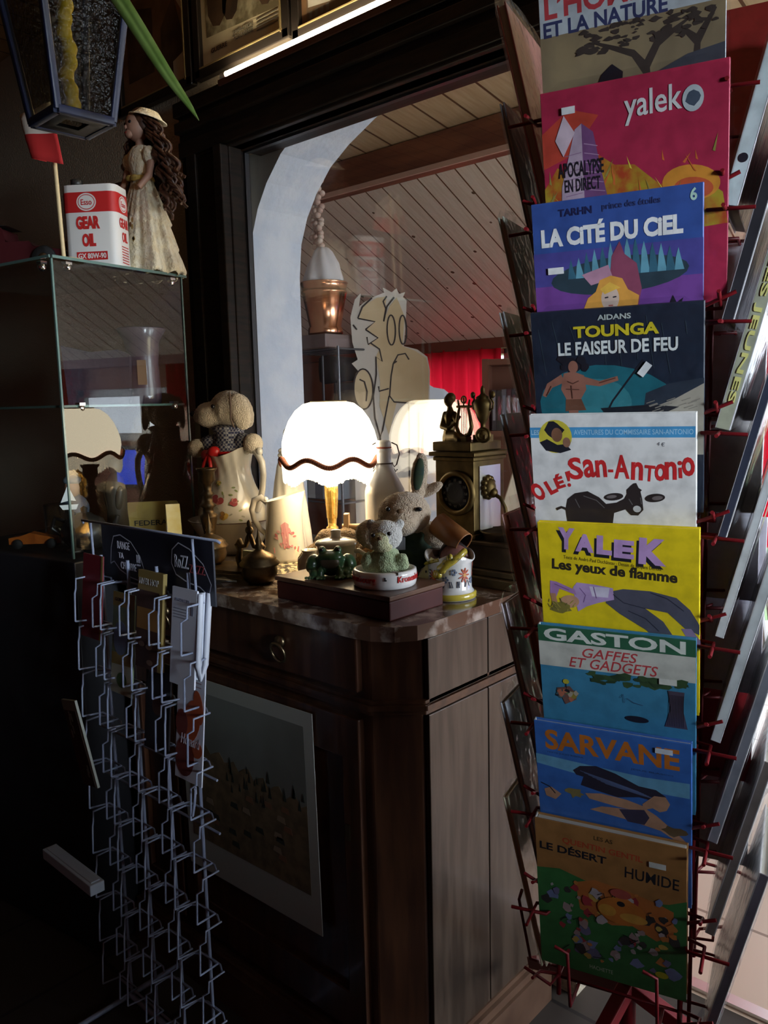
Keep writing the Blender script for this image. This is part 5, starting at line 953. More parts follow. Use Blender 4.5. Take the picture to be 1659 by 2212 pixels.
# red curtains
redc = sheer('red_curtain', (.56, .008, .025), .7)
def curtain(label, x0, x1, y, z0, z1, n):
    t = thing('red_curtain', label, 'curtain', ((x0+x1)/2, y, z0), 0, 'red curtains of the far room'); w = x1-x0; k = n*8; vs = []; fs = []
    for i in range(k+1):
        u = i/k
        for j in range(7): v = j/6; vs.append((-w/2+w*u, .026*sin(2*pi*n*u)*(1.15-.4*v)+.006*sin(17*u+4*v), (z1-z0)*v))
    for i in range(k):
        for j in range(6): fs.append((i*7+j, (i+1)*7+j, (i+1)*7+j+1, i*7+j+1))
    MB().add(vs, fs, 0, True).build('cloth', redc, t)
    MB().tube([(-w/2-.04, 0, z1-z0), (w/2+.04, 0, z1-z0)], .010, 8).build('rod', M('rod_dark', (.05, .02, .015), .4), t); return t
curtain('red curtain glowing in front of the small far window, behind the cut-out figure', -3.66, -2.86, 4.27, .72, 1.83, 8)
curtain('red curtain hanging over the upper half of the far glazed door', -1.93, -1.05, 4.27, .74, 1.83, 9)
curtain('red curtain drawn aside at the right edge of the far glazed door', -.80, -.45, 4.27, .30, 1.83, 4)
curtain('red curtain left of the small far window with the television below', .02, .30, 4.27, 1.0, 1.83, 3)
curtain('red curtain right of the small far window with the television below', 1.20, 1.55, 4.27, 1.0, 1.83, 4)
# outdoor chair and indoor table
t = thing('garden_chair', 'white plastic chair by the far door', 'chair', (-1.02, 3.72, 0), rz=150); wp = M('chair_white', (.80, .80, .80), .3)
for x in (-.2, .2):
    for y in (-.2, .2): MB().tube([(x*1.12, y*1.12, 0), (x, y, .43)], .016, 8).build('leg', wp, t)
MB().prism(rr(.46, .46, .06), .022, TR(z=.43)).build('seat', wp, t, bevel=.006); b = MB()
for i in range(6): b.prism([(-.018, 0), (.018, 0), (.018, .40), (-.018, .40)], .012, TR(-.16+.064*i, .21, .45, rx=80))
b.tube([(-.21, .21, .44), (-.22, .29, .86), (0, .30, .90), (.22, .29, .86), (.21, .21, .44)], .016, 8); b.build('backrest', wp, t)
# television (its blue screen shows in the display case glass)
t = thing('television', 'flat television with a blue screen under the far window, seen mirrored in the display case', 'television', (.55, 4.27, .92))
MB().box((0, 0, .15), (.52, .05, .32)).build('housing', DK, t, bevel=.006); MB().add([(-.24, -.027, .02), (.24, -.027, .02), (.24, -.027, .28), (-.24, -.027, .28)], [(0, 1, 2, 3)]).build('screen', M('screen_blue', (.02, .08, .9), .3, emit=4), t); MB().box((0, .05, .15), (.1, .06, .1)).build('wall_bracket', DK, t)
# ================================================================== red spinner rack of comic albums
RCX, RCY, RA = -.56, 1.215, 15
redw = M('red_wire', (.17, .006, .010), .5, spec=.3)
rack = thing('spinner_rack', 'tall red wire spinner rack loaded with comic albums, at the right', 'rack', (RCX, RCY, 0), RA)
CH = .095                                       # half width of the wire core
RB, RT = .52, 2.10
for sx in (-1, 1):
    for sy in (-1, 1): MB().tube([(sx*CH, sy*CH, RB), (sx*CH, sy*CH, RT)], .004, 8).build('corner_wire', redw, rack)
for sx in (-1, 1): MB().tube([(sx*(CH+.012), -sx*CH*.86, RB), (sx*(CH+.012), -sx*CH*.86, RT)], .003, 8).build('side_wire', redw, rack)
MB().tube([(0, 0, .12), (0, 0, RT)], .014, 12).build('centre_pole', redw, rack)
for a in (-112, 8, 128): MB().prism([(-.012, -.012), (.012, -.012), (.012, .012), (-.012, .012)], .52, MX.Translation((0, 0, .50)) @ Euler((0, R(122), R(a))).to_matrix().to_4x4()).build('leg', redw, rack, bevel=.002)
ZT = [2.065, 1.914, 1.770, 1.622, 1.478, 1.322, 1.168, 1.018, .852]
def ringz(z):
    b = MB(); q = CH; b.tube([(-q, -q, z), (q, -q, z), (q, q, z), (-q, q, z)], .003, 6, closed=True); return b
rp = None
for i, z in enumerate(ZT):
    if rp is None: rp = ringz(0).build('tie_ring', redw, rack); o = rp
    else: o = rp.copy(); COL.objects.link(o); o.parent = rack
    o.location = (0, 0, z-.30)
def pocket_wires(prongs):
    b = MB(); w, y0, y1 = .125, -CH, -CH-.050
    b.tube([(-CH, y0, .0), (-w, y0-.006, .0), (-w, y1, .018)], .0028, 6).tube([(CH, y0, .0), (w, y0-.006, .0), (w, y1, .018)], .0028, 6)
    b.tube([(-CH, y0, .125), (-w-.004, y0-.012, .125), (-w-.004, y1-.020, .122)], .0028, 6).tube([(CH, y0, .125), (w+.004, y0-.012, .125), (w+.004, y1-.020, .122)], .0028, 6)
    for x in (-.062, .070) if prongs else (): b.tube([(x, y0, -.006), (x, y1-.006, -.006), (x, y1-.026, .098), (x+(.03 if x < 0 else -.03)*0-.020, y1-.027, .104)], .0028, 6)
    return b
pk = None
for z in ZT:
    for a in (0, 90, 180, 270):
        if pk is None or z == ZT[-1]: o = pocket_wires(z == ZT[-1]).build('pocket', redw, rack); pk = pk or o
        else: o = pk.copy(); COL.objects.link(o); o.parent = rack
        o.location = (0, 0, z-.297); o.rotation_euler = (0, 0, R(a))
film = glass('clear_film', (.97, .98, .985), .14, .55, bump=.9, bscale=26, film=.015)
def ink_(c, k=.45, wr=.10):
    c = tuple(min(.86, v*1.42) for v in c)
    return M('print_%02x%02x%02x' % tuple(min(255, int(255*v)) for v in c), c, .38, coat=k, bump=wr, bscale=22, col2=tuple(v*.74 for v in c), scale=38, detail=7, lo=.42, hi=.72)
pagem = M('pages', (.55, .53, .47), .8)
RM = MX.Translation((RCX, RCY, 0)) @ Euler((0, 0, R(RA))).to_matrix().to_4x4()
def place(t, side, dx, zb, out=.105, tilt=12, twist=0):
    m = RM @ Euler((0, 0, R(side))).to_matrix().to_4x4() @ MX.Translation((dx, -out, zb)) @ Euler((R(tilt), R(twist), 0)).to_matrix().to_4x4()
    t.location = m.to_translation(); t.rotation_euler = m.to_euler()
def sleeve(t, w, h, th, extra=.03, taper=.25, seed=1):
    q = random.Random(seed); b = MB(); nx, nz = 10, 14
    for s_ in (-1, 1):
        vs = []; fs = []
        for i in range(nx+1):
            for j in range(nz+1):
                u, v = i/nx, j/nz; over = min(1, max(0, (v*(h+extra+.012)-.006-h)/max(extra, .006))); x = (u-.5)*(w+.010)*(1-taper*over*over)
                edge_ = 1 if 0 < i < nx and 0 < j < nz else 0
                y = (th/2 if s_ > 0 else -th/2)+s_*(.0022+edge_*q.uniform(0, .0020))-(s_*th/2*over*.9); vs.append((x+edge_*q.uniform(-.002, .002), y+over*q.uniform(-.003, .003), -.006+v*(h+extra+.012)))
        for i in range(nx):
            for j in range(nz): fs.append((i*(nz+1)+j, (i+1)*(nz+1)+j, (i+1)*(nz+1)+j+1, i*(nz+1)+j+1))
        b.add([(x, y+th/2, z) for x, y, z in vs], fs, 0, True)
    return lab(b.build('plastic_sleeve', film, t), 'clear crinkled plastic sleeve')
def album(label, side, dx, zb, w, h, th, cover, spine=None, group=None, bag=None, tilt=12, twist=0, out=.105, pages=None, name='comic_album', cat='comic book'):
    t = thing(name, label, cat, (0, 0, 0), 0, group); place(t, side, dx, zb, out, tilt, twist); sp = spine or cover
    b = MB(); b.box((0, .0012, h/2), (w, .0024, h)).box((0, th-.0012, h/2), (w, .0024, h)).box((-w/2+.0012, th/2, h/2), (.0024, th-.001, h), 1); b.build('cover', [cover, sp], t, bevel=.0006, seg=1)
    MB().box((.0005, th/2, h/2), (w-.006, th-.0052, h-.006)).build('page_block', pages or pagem, t)
    if bag is not None: sleeve(t, w, h, th, bag, seed=len(label)*7+int(zb*100))
    return t
class Art:
    # cover drawing laid out on a 370-unit wide grid from the album's top left corner, y downwards
    def __init__(s, w, h, units=370): s.b = MB(); s.k = w/units; s.w = w; s.h = h; s.z = .00004; s.m = []; s.X = front(0, 0, 0)
    def mi(s, c):
        m = c if not isinstance(c, tuple) else ink_(c)
        if m not in s.m: s.m.append(m)
        return s.m.index(m)
    def p(s, x, y): return (x*s.k-s.w/2, s.h-y*s.k)
    def up(s): s.z += .000012; return s.z
    def poly(s, P, c): s.b.flat([s.p(*q) for q in P][::-1], s.up(), s.mi(c), s.X, .000008); return s
    def rect(s, x0, y0, x1, y1, c): return s.poly([(x0, y0), (x1, y0), (x1, y1), (x0, y1)], c)
    def oval(s, x, y, a, d, c, rot=0): q = s.p(x, y); s.b.oval(q[0], q[1], a*s.k, d*s.k, s.up(), s.mi(c), s.X, -rot, 24, .000008); return s
    def line(s, P, w, c): s.b.stroke([s.p(*q) for q in P], w*s.k, s.up(), s.mi(c), s.X, .000008); return s
    def blot(s, x, y, r, c, n=9, j=.35, sy=1):
        s.poly([(x+r*(1+rnd.uniform(-j, j))*cos(2*pi*i/n), y+sy*r*(1+rnd.uniform(-j, j))*sin(2*pi*i/n)) for i in range(n)], c); return s
    def word(s, st_, x0, y0, x1, y1, c, bold=.02, rot=0, shear=0.0):
        q = s.p(x0, y1); s.t.text(st_, q[0], q[1], (x1-x0)*s.k, (y1-y0)*s.k, s.up(), s.ti(c), s.X, bold, rot, .00001, shear); return s
    def arcword(s, st_, pts, c, hh, ww, bold=.04):
        for ch, (x, y, a, k) in zip(st_, pts):
            q = s.p(x, y); s.t.text(ch, q[0], q[1], ww*k*s.k, hh*k*s.k, s.up(), s.ti(c), s.X, bold, a, .00001)
        return s
    def ti(s, c):
        m = ink_(c) if isinstance(c, tuple) else c
        if m not in s.tm: s.tm.append(m)
        return s.tm.index(m)
    def begin(s): s.t = MB(); s.tm = []; return s
    def done(s, t):
        if s.b.v: s.b.build('cover_art', s.m, t)
        if s.t.v: s.t.build('title_lettering', s.tm, t)
W0, H0 = .226, .290
FG = 'albums facing the room on the red rack'
def new(label, row, base, w=W0, h=H0, dx=0, th=.010, bag=None, tilt=12, spine=None, twist=0, out=.105):
    t = album(label, 0, dx, ZT[row]-h*cos(R(tilt)), w, h, th, base, spine, FG, bag, tilt, twist, out); return t, Art(w, h).begin()
WHT = (.62, .63, .62); BLK = (.012, .012, .018)
# 1 nature album
t, a = new('top album in clear film with red and navy title over a tan savanna cover', 0, ink_((.46, .50, .53)), .236, .300, .006, bag=.035)
sky = M('cover_tan', (.36, .27, .15), .4, coat=.4, col2=(.26, .20, .12), scale=14, bump=.1, bscale=22)
a.rect(0, 120, 370, 470, sky).word('L’HOMME', 12, 40, 262, 88, (.46, .05, .06), .03).word('ET LA NATURE', 8, 92, 262, 122, (.035, .045, .12), .03)
tr = (.045, .035, .03); a.poly([(205, 300), (212, 225), (190, 190), (110, 150), (112, 146), (196, 178), (216, 200), (236, 168), (300, 140), (302, 144), (246, 180), (226, 216), (232, 300)], tr).poly([(300, 300), (312, 190), (280, 150), (284, 148), (316, 172), (350, 130), (354, 134), (324, 190), (320, 300)], tr)
for i in range(64): a.blot(rnd.uniform(80, 352), rnd.uniform(124, 172), rnd.uniform(4, 13), tr, 8, .5, .45)
a.poly([(118, 232), (128, 212), (150, 196), (172, 214), (170, 232)], BLK).poly([(225, 232), (300, 205), (370, 196), (370, 300), (225, 300)], (.05, .055, .07)); a.done(t)
# 2 red and yellow skyscraper album
t, a = new('red and yellow album with a burning tower and the white title yalek', 1, ink_((.33, .020, .055)), .240, .295, .012, bag=.004)
fire = M('cover_fire', (.45, .33, .03), .4, coat=.4, col2=(.45, .06, .02), scale=32, detail=6, bump=.1, bscale=22)
a.poly([(0, 190), (30, 150), (60, 170), (110, 130), (150, 160), (190, 165), (240, 210), (300, 190), (360, 240), (370, 300), (0, 320)], fire).poly([(0, 80), (60, 40), (120, 60), (60, 130), (0, 150)], (.42, .05, .03)).oval(300, 215, 56, 34, (.55, .22, .03), 10).oval(305, 225, 38, 20, (.46, .08, .03), 10)
for i in range(26): x = rnd.uniform(10, 350); y = rnd.uniform(160, 250); a.poly([(x, y), (x+rnd.uniform(-20, 20), y-rnd.uniform(14, 34)), (x+5, y+3)], rnd.choice(((.62, .50, .06), (.50, .12, .03), (.25, .20, .05))))
a.poly([(30, 320), (38, 190), (70, 80), (85, 70), (86, 320)], (.38, .28, .36)).poly([(86, 320), (84, 70), (108, 90), (122, 165), (140, 250), (142, 320)], (.15, .06, .16))
for i in range(9): a.line([(88, 110+18*i), (116+2.6*i, 118+18*i)], 1.6, (.36, .22, .34)); a.line([(46, 130+16*i), (82, 126+16*i)], 1.4, (.22, .12, .22))
a.poly([(48, 50), (70, 86), (44, 130), (28, 96)], (.52, .40, .46)).word('yalek', 172, 28, 284, 90, (.56, .55, .55), .012).oval(304, 60, 20, 24, (.40, .44, .46)).blot(303, 58, 14, (.05, .07, .10), 9, .3).word('APOCALYPSE', 32, 142, 128, 172, BLK, .02).word('EN DIRECT', 44, 176, 120, 202, BLK, .02); a.done(t)
MB().box((-.082, -.002, .268), (.018, .0008, .009), X=TR(0, 0, 0)).build('price_sticker', ink_(WHT), t)
# 3 blue floating city album
t, a = new('blue and purple album titled with a sky city on a floating disc', 2, ink_((.028, .065, .24)), .226, .292, -.008, spine=ink_((.05, .10, .3)))
a.rect(0, 110, 370, 185, (.055, .05, .22)).rect(0, 185, 370, 330, (.13, .045, .22)); teal = (.03, .10, .15)
a.oval(190, 172, 152, 40, (.022, .040, .055), -2)
for i in range(14): x = 78+18*i; y = 132+abs(i-7)*5; a.poly([(x, 172), (x+3, y-18), (x+8, y-34-8*rnd.random()), (x+14, y-12), (x+20, 172)], (teal, (.10, .26, .34))[i % 2])
a.poly([(170, 195), (178, 130), (196, 100), (206, 128), (232, 150), (242, 205), (230, 262), (205, 262)], (.20, .05, .09)).poly([(110, 165), (170, 148), (180, 178), (130, 190)], (.38, .20, .28))
a.poly([(112, 240), (122, 218), (140, 205), (150, 180), (175, 172), (200, 180), (212, 205), (236, 220), (232, 245), (200, 268), (140, 268)], (.55, .26, .05)).oval(172, 222, 20, 28, (.48, .36, .30)).poly([(150, 200), (172, 186), (196, 200), (180, 205), (160, 212)], (.62, .36, .06)).poly([(118, 330), (122, 268), (160, 256), (200, 258), (224, 272), (230, 330)], (.52, .42, .38)).line([(160, 220), (168, 219)], 3, BLK).line([(178, 220), (186, 219)], 3, BLK).line([(168, 238), (178, 238)], 3, (.30, .08, .07))
a.poly([(298, 250), (308, 225), (316, 242), (330, 232), (322, 254), (308, 262)], BLK).poly([(30, 270), (60, 284), (88, 282), (60, 296)], (.03, .03, .08))
a.word('TARHN', 62, 18, 138, 34, (.012, .015, .06), .03).word('prince des étoiles', 160, 16, 284, 34, (.02, .03, .10)).word('LA CiTÉ DU CiEL', 20, 48, 330, 98, (.62, .66, .64), .05).word('6', 344, 8, 358, 34, (.34, .50, .44), .03); a.done(t)
MB().box((-.082, -.0014, .200), (.022, .0008, .009), X=TR()).build('price_sticker', ink_(WHT), t)
# 4 prehistoric album
t, a = new('dark navy album with yellow title and a hunter before a teal cave', 3, ink_((.012, .018, .032), wr=.25), .232, .292, -.006, bag=.002, spine=ink_((.02, .02, .03)))
a.oval(170, 225, 160, 100, (.012, .10, .13), 8).oval(150, 205, 70, 50, (.03, .16, .19), 8).poly([(230, 330), (250, 190), (300, 170), (370, 160), (370, 330)], (.022, .030, .045)).poly([(240, 232), (310, 205), (370, 172), (370, 330), (240, 330)], (.30, .27, .22)).poly([(150, 222), (260, 216), (320, 222), (290, 235), (160, 236)], BLK)
sk = (.24, .10, .07); a.blot(92, 122, 20, BLK, 12, .3).oval(92, 126, 11, 14, sk).poly([(70, 140), (92, 136), (116, 146), (120, 178), (104, 205), (76, 205), (62, 176)], sk).poly([(64, 142), (30, 162), (18, 190), (26, 194), (42, 172), (72, 160)], sk).poly([(114, 148), (150, 160), (190, 150), (192, 160), (150, 172), (112, 166)], sk).poly([(72, 200), (108, 200), (118, 226), (70, 228)], (.12, .05, .03)).poly([(78, 226), (100, 226), (96, 330), (80, 330)], sk).line([(150, 260), (178, 206), (246, 116)], 4, BLK)
for i in range(10): a.line([(20+34*i+rnd.uniform(-10, 10), rnd.uniform(10, 60)), (30+34*i, rnd.uniform(60, 150))], 1.5, (.03, .045, .06))
for i in range(16): x = rnd.uniform(250, 345); y = rnd.uniform(205, 240); a.line([(x, y), (x+18, y-6)], 2, (.20, .18, .15))
for x, y, r_ in ((72, 108, 13), (112, 112, 11), (120, 128, 9), (70, 126, 8)): a.blot(x, y, r_, BLK, 8, .4)
for q in ([(78, 158), (90, 164), (104, 158)], [(86, 168), (88, 198)], [(74, 176), (104, 178)], [(40, 168), (28, 190)], [(150, 164), (186, 154)]): a.line(q, 2, (.09, .035, .025))
a.word('AIDANS', 150, 14, 222, 26, (.38, .42, .40), .03).word('TOUNGA', 96, 36, 280, 62, (.50, .40, .02), .04).word('LE FAISEUR DE FEU', 60, 70, 318, 100, (.58, .60, .58), .03); a.done(t)
MB().box((0, 0, 0), (.020, .0008, .010), X=TR(.040, -.0016, .206, ry=-52)).build('price_sticker', ink_(WHT), t)
# 5 white donkey album
t, a = new('white album with red title, blue band and a black donkey', 4, ink_((.54, .53, .52)), .228, .292, -.010)
a.rect(0, 30, 368, 55, (.05, .22, .42)).oval(60, 52, 39, 40, (.45, .38, .04)).blot(58, 36, 21, BLK, 12, .25).oval(64, 48, 13, 17, (.15, .07, .04)).poly([(22, 66), (40, 58), (64, 72), (84, 70), (96, 84), (70, 92), (36, 86)], BLK).oval(86, 66, 9, 12, (.22, .11, .07))
a.word('LES', 3, 36, 22, 48, (.30, .46, .58)).word('AVENTURES DU COMMISSAIRE SAN-ANTONIO', 104, 36, 364, 48, (.25, .42, .56), .01)
RD = (.42, .018, .020)
a.arcword('OLÉ', [(10, 216, 30, 1.15), (42, 197, 28, .9), (59, 182, 20, .9)], RD, 40, 25, .05)
a.arcword('SanAnTono', [(92, 158, 8, 1.35), (125, 152, 6, 1.12), (152, 150, 3, 1.05), (193, 152, 0, 1.42), (230, 154, -3, 1.08), (258, 156, -5, .95), (281, 155, -4, 1.02), (304, 152, 0, 1.05), (342, 144, 4, 1.1)], RD, 40, 24, .028)
a.poly([(79, 138), (91, 134), (90, 160), (85, 161)], RD).oval(88, 170, 4, 4.5, RD).poly([(333, 124), (340, 123), (341, 148), (334, 148)], RD).oval(336, 113, 4.5, 5, RD).rect(180, 130, 191, 137, RD); dk = (.022, .016, .016); a.poly([(76, 232), (82, 205), (100, 190), (130, 184), (156, 198), (172, 214), (196, 210), (214, 200), (222, 184), (236, 176), (250, 180), (254, 200), (256, 226), (244, 240), (228, 240), (216, 226), (190, 236), (176, 330), (86, 330)], dk).oval(190, 196, 22, 9, dk, -8).oval(282, 196, 22, 10, dk, -8).oval(185, 196, 12, 4, (.12, .10, .10), -8).oval(287, 196, 12, 5, (.12, .10, .10), -8).oval(242, 224, 9, 8, (.42, .42, .42)).blot(236, 178, 14, dk, 12, .4)
for q in ([(120, 196), (150, 206), (168, 224)], [(100, 204), (110, 226)], [(224, 200), (232, 214)], [(250, 196), (252, 212)]): a.line(q, 2, (.10, .09, .09))
a.line([(78, 230), (66, 226), (54, 232)], 6, dk)
a.word('4 €', 288, 64, 304, 73, (.1, .1, .12), 0, -8); a.done(t)
# 6 yellow album
t, a = new('bright yellow album with lilac title and a reclining figure', 5, ink_((.56, .42, .010), .3, .05), .224, .290, .0)
LIL = (.36, .22, .42); tx = [('Y', 48, 66, 40, 56), ('A', 90, 70, 44, 46), ('L', 140, 74, 36, 48), ('E', 180, 80, 46, 46), ('K', 236, 92, 62, 66)]
for dx_, dy_, c_ in ((-6, 8, BLK), (0, 0, LIL)):
    for ch_, x_, y_, w_, h_ in tx: a.word(ch_, x_+dx_, y_+dy_-h_, x_+dx_+w_, y_+dy_, c_, .06, -3)
a.word('Texte de André-Paul Duchâteau - Dessin de Jacques Denoix', 60, 82, 288, 94, (.06, .045, .01), 0, -4).word('Les yeux de flamme', 30, 92, 322, 128, (.025, .02, .012), .035, -3)
GR = (.060, .060, .085); a.poly([(160, 172), (200, 160), (262, 160), (320, 172), (350, 200), (370, 236), (370, 262), (340, 250), (300, 212), (250, 206), (290, 236), (330, 300), (300, 310), (250, 262), (190, 226), (158, 200)], GR).poly([(80, 166), (90, 152), (130, 154), (176, 160), (178, 190), (140, 202), (112, 214), (90, 230), (84, 200)], (.34, .23, .42)).poly([(120, 160), (168, 160), (164, 186), (126, 186)], (.48, .44, .54)).poly([(22, 190), (24, 152), (40, 154), (84, 172), (88, 186), (46, 172), (38, 194)], (.30, .16, .34)).poly([(22, 186), (36, 186), (40, 214), (28, 220)], (.36, .18, .10)).oval(70, 205, 24, 17, (.40, .22, .13), -10).blot(46, 224, 28, (.16, .13, .03), 14, .35, .6).poly([(330, 250), (352, 248), (372, 276), (372, 300), (350, 286)], (.20, .14, .24))
for q in ([(176, 176), (200, 196), (250, 206)], [(262, 164), (300, 176), (336, 204)], [(210, 216), (250, 232), (280, 262)]): a.line(q, 2, (.02, .02, .035))
for q in ([(96, 166), (110, 184), (104, 204)], [(130, 160), (136, 190)], [(34, 160), (70, 174)]): a.line(q, 2, (.16, .08, .22))
for i in range(16): x = rnd.uniform(16, 78); y = rnd.uniform(210, 236); a.line([(x, y), (x+rnd.uniform(-10, 10), y-rnd.uniform(5, 14))], 2, rnd.choice(((.30, .24, .05), (.10, .09, .03))))
a.done(t)
# 7 green banner album
t, a = new('album with green title banner, grey band and blue tree scene', 6, ink_((.035, .16, .27)), .222, .290, .0, spine=ink_((.45, .46, .44)))
a.rect(0, 0, 370, 44, (.022, .085, .045)).rect(0, 44, 370, 112, (.40, .40, .36)).word('GASTON', 14, 6, 348, 40, (.48, .50, .46), .03).word('GAFFES', 108, 52, 240, 78, (.36, .04, .045), .01, 0, .25).word('ET GADGETS', 74, 80, 286, 108, (.36, .04, .045), .01, 0, .25)
for i in range(40): a.blot(rnd.uniform(130, 350), 116+rnd.uniform(0, 34)*rnd.random(), rnd.uniform(7, 18), rnd.choice(((.02, .04, .02), (.03, .06, .025))), 8, .4, .5)
a.poly([(308, 140), (345, 140), (342, 190), (352, 240), (300, 240), (314, 190)], (.05, .04, .06)).blot(64, 190, 22, (.12, .06, .05), 10, .4).blot(48, 186, 13, (.05, .09, .10), 8, .4).blot(80, 188, 12, (.20, .16, .03), 8, .4).oval(64, 152, 8, 7, (.34, .30, .03)).line([(64, 158), (64, 180)], 2, BLK).oval(235, 232, 28, 9, BLK)
for i in range(10): a.line([(312+3.4*i, 150), (310+3.6*i, 200), (306+4*i, 236)], 1.4, (.025, .02, .03))
for i in range(10): a.blot(64+rnd.uniform(-26, 26), 190+rnd.uniform(-14, 16), rnd.uniform(3, 8), rnd.choice((BLK, (.30, .10, .06), (.30, .26, .20), (.08, .14, .06))), 8, .4)
a.line([(196, 178), (204, 166), (206, 190), (214, 176), (228, 186), (250, 190)], 1.6, (.03, .06, .12)); a.done(t)
MB().box((.074, -.0014, .220), (.024, .0008, .009)).build('price_sticker', ink_((.5, .5, .46)), t)
# 8 blue album
t, a = new('blue album with orange title and a long-haired swimmer', 7, ink_((.028, .10, .33)), .226, .290, -.004, spine=ink_((.35, .38, .40)))
a.poly([(0, 96), (120, 104), (260, 112), (366, 108), (366, 150), (200, 150), (0, 124)], (.10, .26, .40)).word('SARVANE', 26, 20, 344, 78, (.36, .11, .015), .03).word('TEXTE JULIO RIBERA', 28, 84, 120, 90, (.02, .05, .14)).word('JESUS BLASCO', 232, 92, 330, 98, (.02, .05, .14))
hr = (.018, .016, .030); a.poly([(92, 128), (110, 112), (150, 104), (196, 116), (250, 140), (290, 142), (312, 156), (318, 178), (290, 176), (250, 172), (200, 184), (150, 176), (110, 168), (118, 142), (100, 140)], hr)
for i in range(7): a.line([(110+10*i, 126+4*i), (180+12*i, 140+4*i), (250+6*i, 156+2*i)], 1.6, (.07, .10, .20))
sk = (.34, .19, .12); a.poly([(286, 160), (312, 158), (322, 176), (314, 196), (298, 204), (282, 196), (262, 206), (258, 190)], sk).poly([(120, 190), (160, 182), (220, 186), (262, 196), (258, 214), (200, 212), (130, 204)], sk).poly([(262, 200), (290, 216), (330, 250), (362, 280), (340, 282), (300, 258), (252, 250), (214, 244), (130, 236), (160, 220), (236, 212)], sk).poly([(202, 218), (262, 206), (274, 226), (262, 250), (222, 250)], (.035, .03, .06)).blot(96, 196, 22, (.16, .13, .05), 12, .5, .6).poly([(16, 200), (34, 190), (60, 206), (44, 226), (20, 220)], sk).line([(8, 182), (30, 190), (44, 208)], 3, BLK).blot(330, 252, 26, (.09, .06, .03), 12, .3, .5); a.done(t)
MB().box((.076, -.0014, .272), (.024, .0008, .008)).build('price_sticker', ink_((.5, .55, .6)), t)
# 9 bottom album
t, a = new('lowest album, thick, with brown desert cover and crowded green cartoon scene', 8, ink_((.26, .125, .04)), .226, .275, -.008, .016, spine=ink_((.40, .42, .40)), tilt=9)
a.poly([(0, 150), (60, 140), (130, 160), (150, 200), (250, 190), (330, 170), (370, 150), (370, 452), (0, 452)], (.030, .14, .04)).poly([(100, 170), (150, 150), (230, 160), (300, 175), (340, 190), (340, 260), (300, 290), (240, 262), (190, 276), (110, 250)], (.36, .12, .03)).word('LE DÉSERT', 10, 62, 180, 90, BLK, .03, -2).word('HUMIDE', 224, 88, 352, 120, BLK, .012, -2).word('QUENTIN GENTIL', 70, 42, 268, 62, (.34, .05, .02), .02, -2).word('LES AS', 150, 18, 196, 30, (.05, .03, .01), .02, -2).word('HACHETTE', 130, 420, 190, 432, (.45, .48, .45), 0)
pal = ((.30, .22, .22), (.42, .16, .04), (.40, .28, .06), (.12, .12, .22), (.28, .03, .04), (.14, .18, .34), (.36, .32, .34), (.03, .03, .03))
for i in range(90): a.blot(rnd.uniform(20, 345), rnd.uniform(165, 400), rnd.uniform(4, 17), pal[i % 8], 9, .4)
for i in range(14): x = rnd.uniform(30, 330); y = rnd.uniform(180, 380); a.line([(x, y), (x+rnd.uniform(-16, 16), y+rnd.uniform(-12, 12)), (x+rnd.uniform(-22, 22), y+rnd.uniform(8, 20))], 2.5, BLK)
a.oval(215, 225, 60, 40, (.42, .14, .025)).oval(180, 230, 22, 17, (.46, .24, .04)).oval(245, 238, 34, 14, (.48, .26, .05)).oval(214, 172, 26, 14, (.30, .06, .05)).oval(214, 202, 10, 8, BLK).oval(312, 388, 16, 10, (.36, .36, .02)); a.done(t)
MB().box((.072, -.0014, .236), (.024, .0008, .009)).build('price_sticker', ink_((.5, .52, .5)), t)
# ---- albums on the other three sides, seen edge on
LG, RG, BG = 'albums on the left side of the red rack', 'albums on the right side of the red rack', 'albums on the back of the red rack'
left = [((.24, .02, .03), 'topmost left-side album of the red rack, red cover in crumpled film', .03, .014, None), ((.02, .02, .025), 'left-side album with a dark cover and white fore-edge, second from the top', .0, .008, None), ((.16, .18, .12), 'left-side album in film with olive edge, third from the top', .012, .009, None), ((.28, .29, .29), 'pale grey left-side album with a rounded cover corner, middle of the rack', .006, .008, None),
        ((.02, .035, .05), 'dark blue-green left-side album in crinkled film, level with the clock top', .02, .010, None), ((.24, .05, .02), 'rust-red left-side album in film, beside the clock base', .018, .014, (.38, .15, .08)), ((.06, .02, .035), 'dark plum left-side album with tape on its edge, level with the marble top', .012, .010, None), ((.03, .035, .05), 'slate left-side album below the marble top, against the sideboard side', .012, .010, None), ((.30, .27, .15), 'lowest left-side album with a tan edge, near the floor', .006, .010, None)]
for i, (c, l, bag, th_, pg_) in enumerate(left):
    tt = album(l, -90, rnd.uniform(-.008, .008), ZT[i]-.292*cos(R(13))+(.0, .02, .0, .01, .0, .0, .012, 0, .0)[i], .222, .292, th_, ink_(tuple(v*1.2+.16 for v in c)), None, LG, bag, 13, 0, .122, M('pages_b', pg_, .8) if pg_ else None)
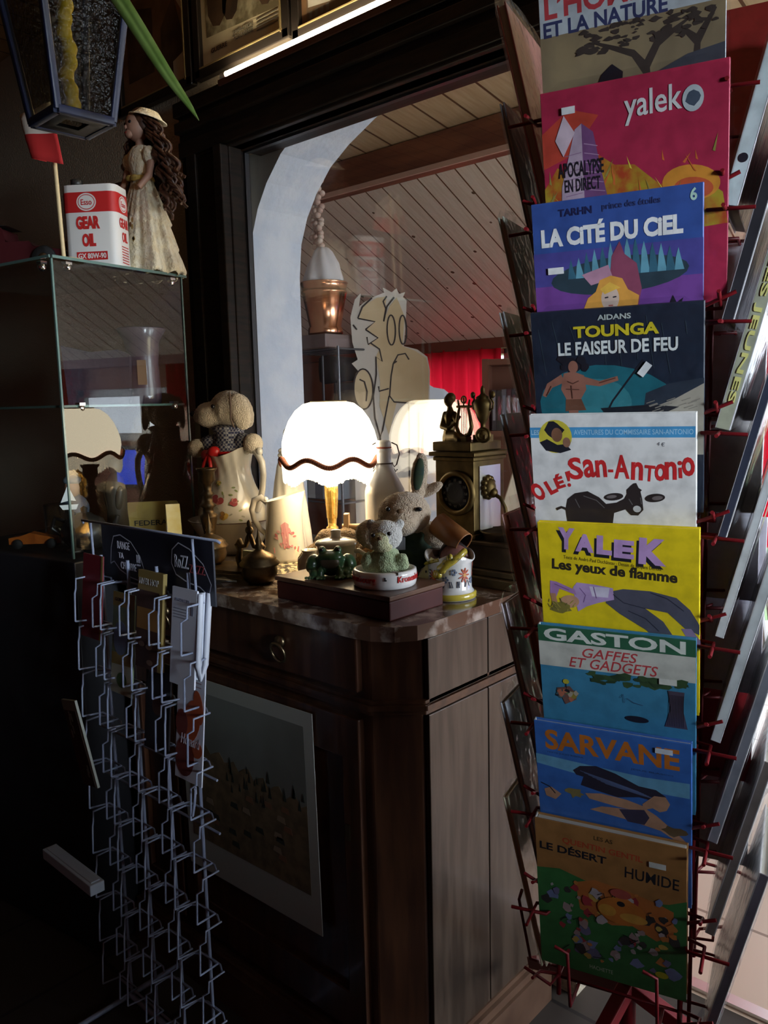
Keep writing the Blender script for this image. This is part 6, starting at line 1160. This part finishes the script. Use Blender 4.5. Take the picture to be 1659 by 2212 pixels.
right = [((.42, .50, .52), 'topmost right-side album of the red rack, pale spine with a black dot', .03, .020), ((.02, .02, .025), 'right-side album with a plain black spine, second from the top', .03, .016), ((.26, .27, .20), 'right-side album with grey-green spine lettered in yellow', .008, .020), ((.025, .03, .05), 'right-side album with dark navy spine in film, by the red curtain', .012, .012), ((.45, .47, .48), 'right-side album with pale grey spine against the bright window', .01, .012),
         ((.40, .43, .44), 'right-side album with silvery spine in film, just below the window glare', .02, .014), ((.15, .16, .19), 'right-side album with slate spine, third from the bottom', .01, .014), ((.14, .12, .11), 'right-side album with brown-grey spine, second from the bottom', .01, .014), ((.12, .11, .14), 'lowest right-side album with a dark violet spine', .0, .014)]
for i, (c, l, bag, th_) in enumerate(right):
    tt = album(l, 90, rnd.uniform(-.01, .006), ZT[i]-.292*cos(R(14))-.035, .222, .292, th_, ink_((.42, .42, .43)), ink_(c), RG, bag, 14, 0, .142)
    if i == 2:
        X = MX(((0, 0, -1, -.111), (-1, 0, 0, .005), (0, 1, 0, 0), (0, 0, 0, 1)))
        Y = MX.Translation((-.1114, 0, 0)) @ MX(((0, 0, -1, 0), (0, -1, 0, .016), (-1, 0, 0, .235), (0, 0, 0, 1)))
        MB().text('LES JEUNES', 0, 0, .20, .011, 0, 0, Y, bold=.02).build('spine_lettering', ink_((.48, .46, .16)), tt)
    if i == 0: MB().oval(.06, .010, .006, .006, 0, 0, MX.Translation((-.1113, 0, 0)) @ MX(((0, 0, -1, 0), (0, 1, 0, 0), (1, 0, 0, 0), (0, 0, 0, 1)))).build('spine_dot', ink_(BLK), tt)
back = [((.36, .03, .03), 'tall red album standing at the back of the red rack near its top', .01, .320, .055), ((.30, .28, .31), 'pale back of an album on the rear of the red rack, upper middle', .004, .292, .04), ((.30, .28, .27), 'grey-white album on the rear of the red rack, behind the hunter cover', .01, .292, .04), ((.30, .29, .32), 'clear-bagged grey album on the rear of the red rack, behind the donkey cover', .02, .292, .04), ((.34, .32, .36), 'lilac-white album on the rear of the red rack, behind the yellow cover', .006, .292, .05), ((.30, .02, .025), 'red album on the rear of the red rack, behind the green banner cover', .01, .292, .04), ((.30, .30, .30), 'grey album on the rear of the red rack, behind the blue swimmer cover', .01, .292, .04)]
for i, (c, l, bag, h_, dx_) in enumerate(back):
    album(l, 180, -dx_-.022, ZT[(0, 2, 3, 4, 5, 6, 7)[i]]-h_-.02+(.0 if i else .06), .226, h_, .010, ink_(c if c[0] > 2*c[1] else tuple(v*1.7 for v in c)), None, BG, bag, 11, 0, .108)
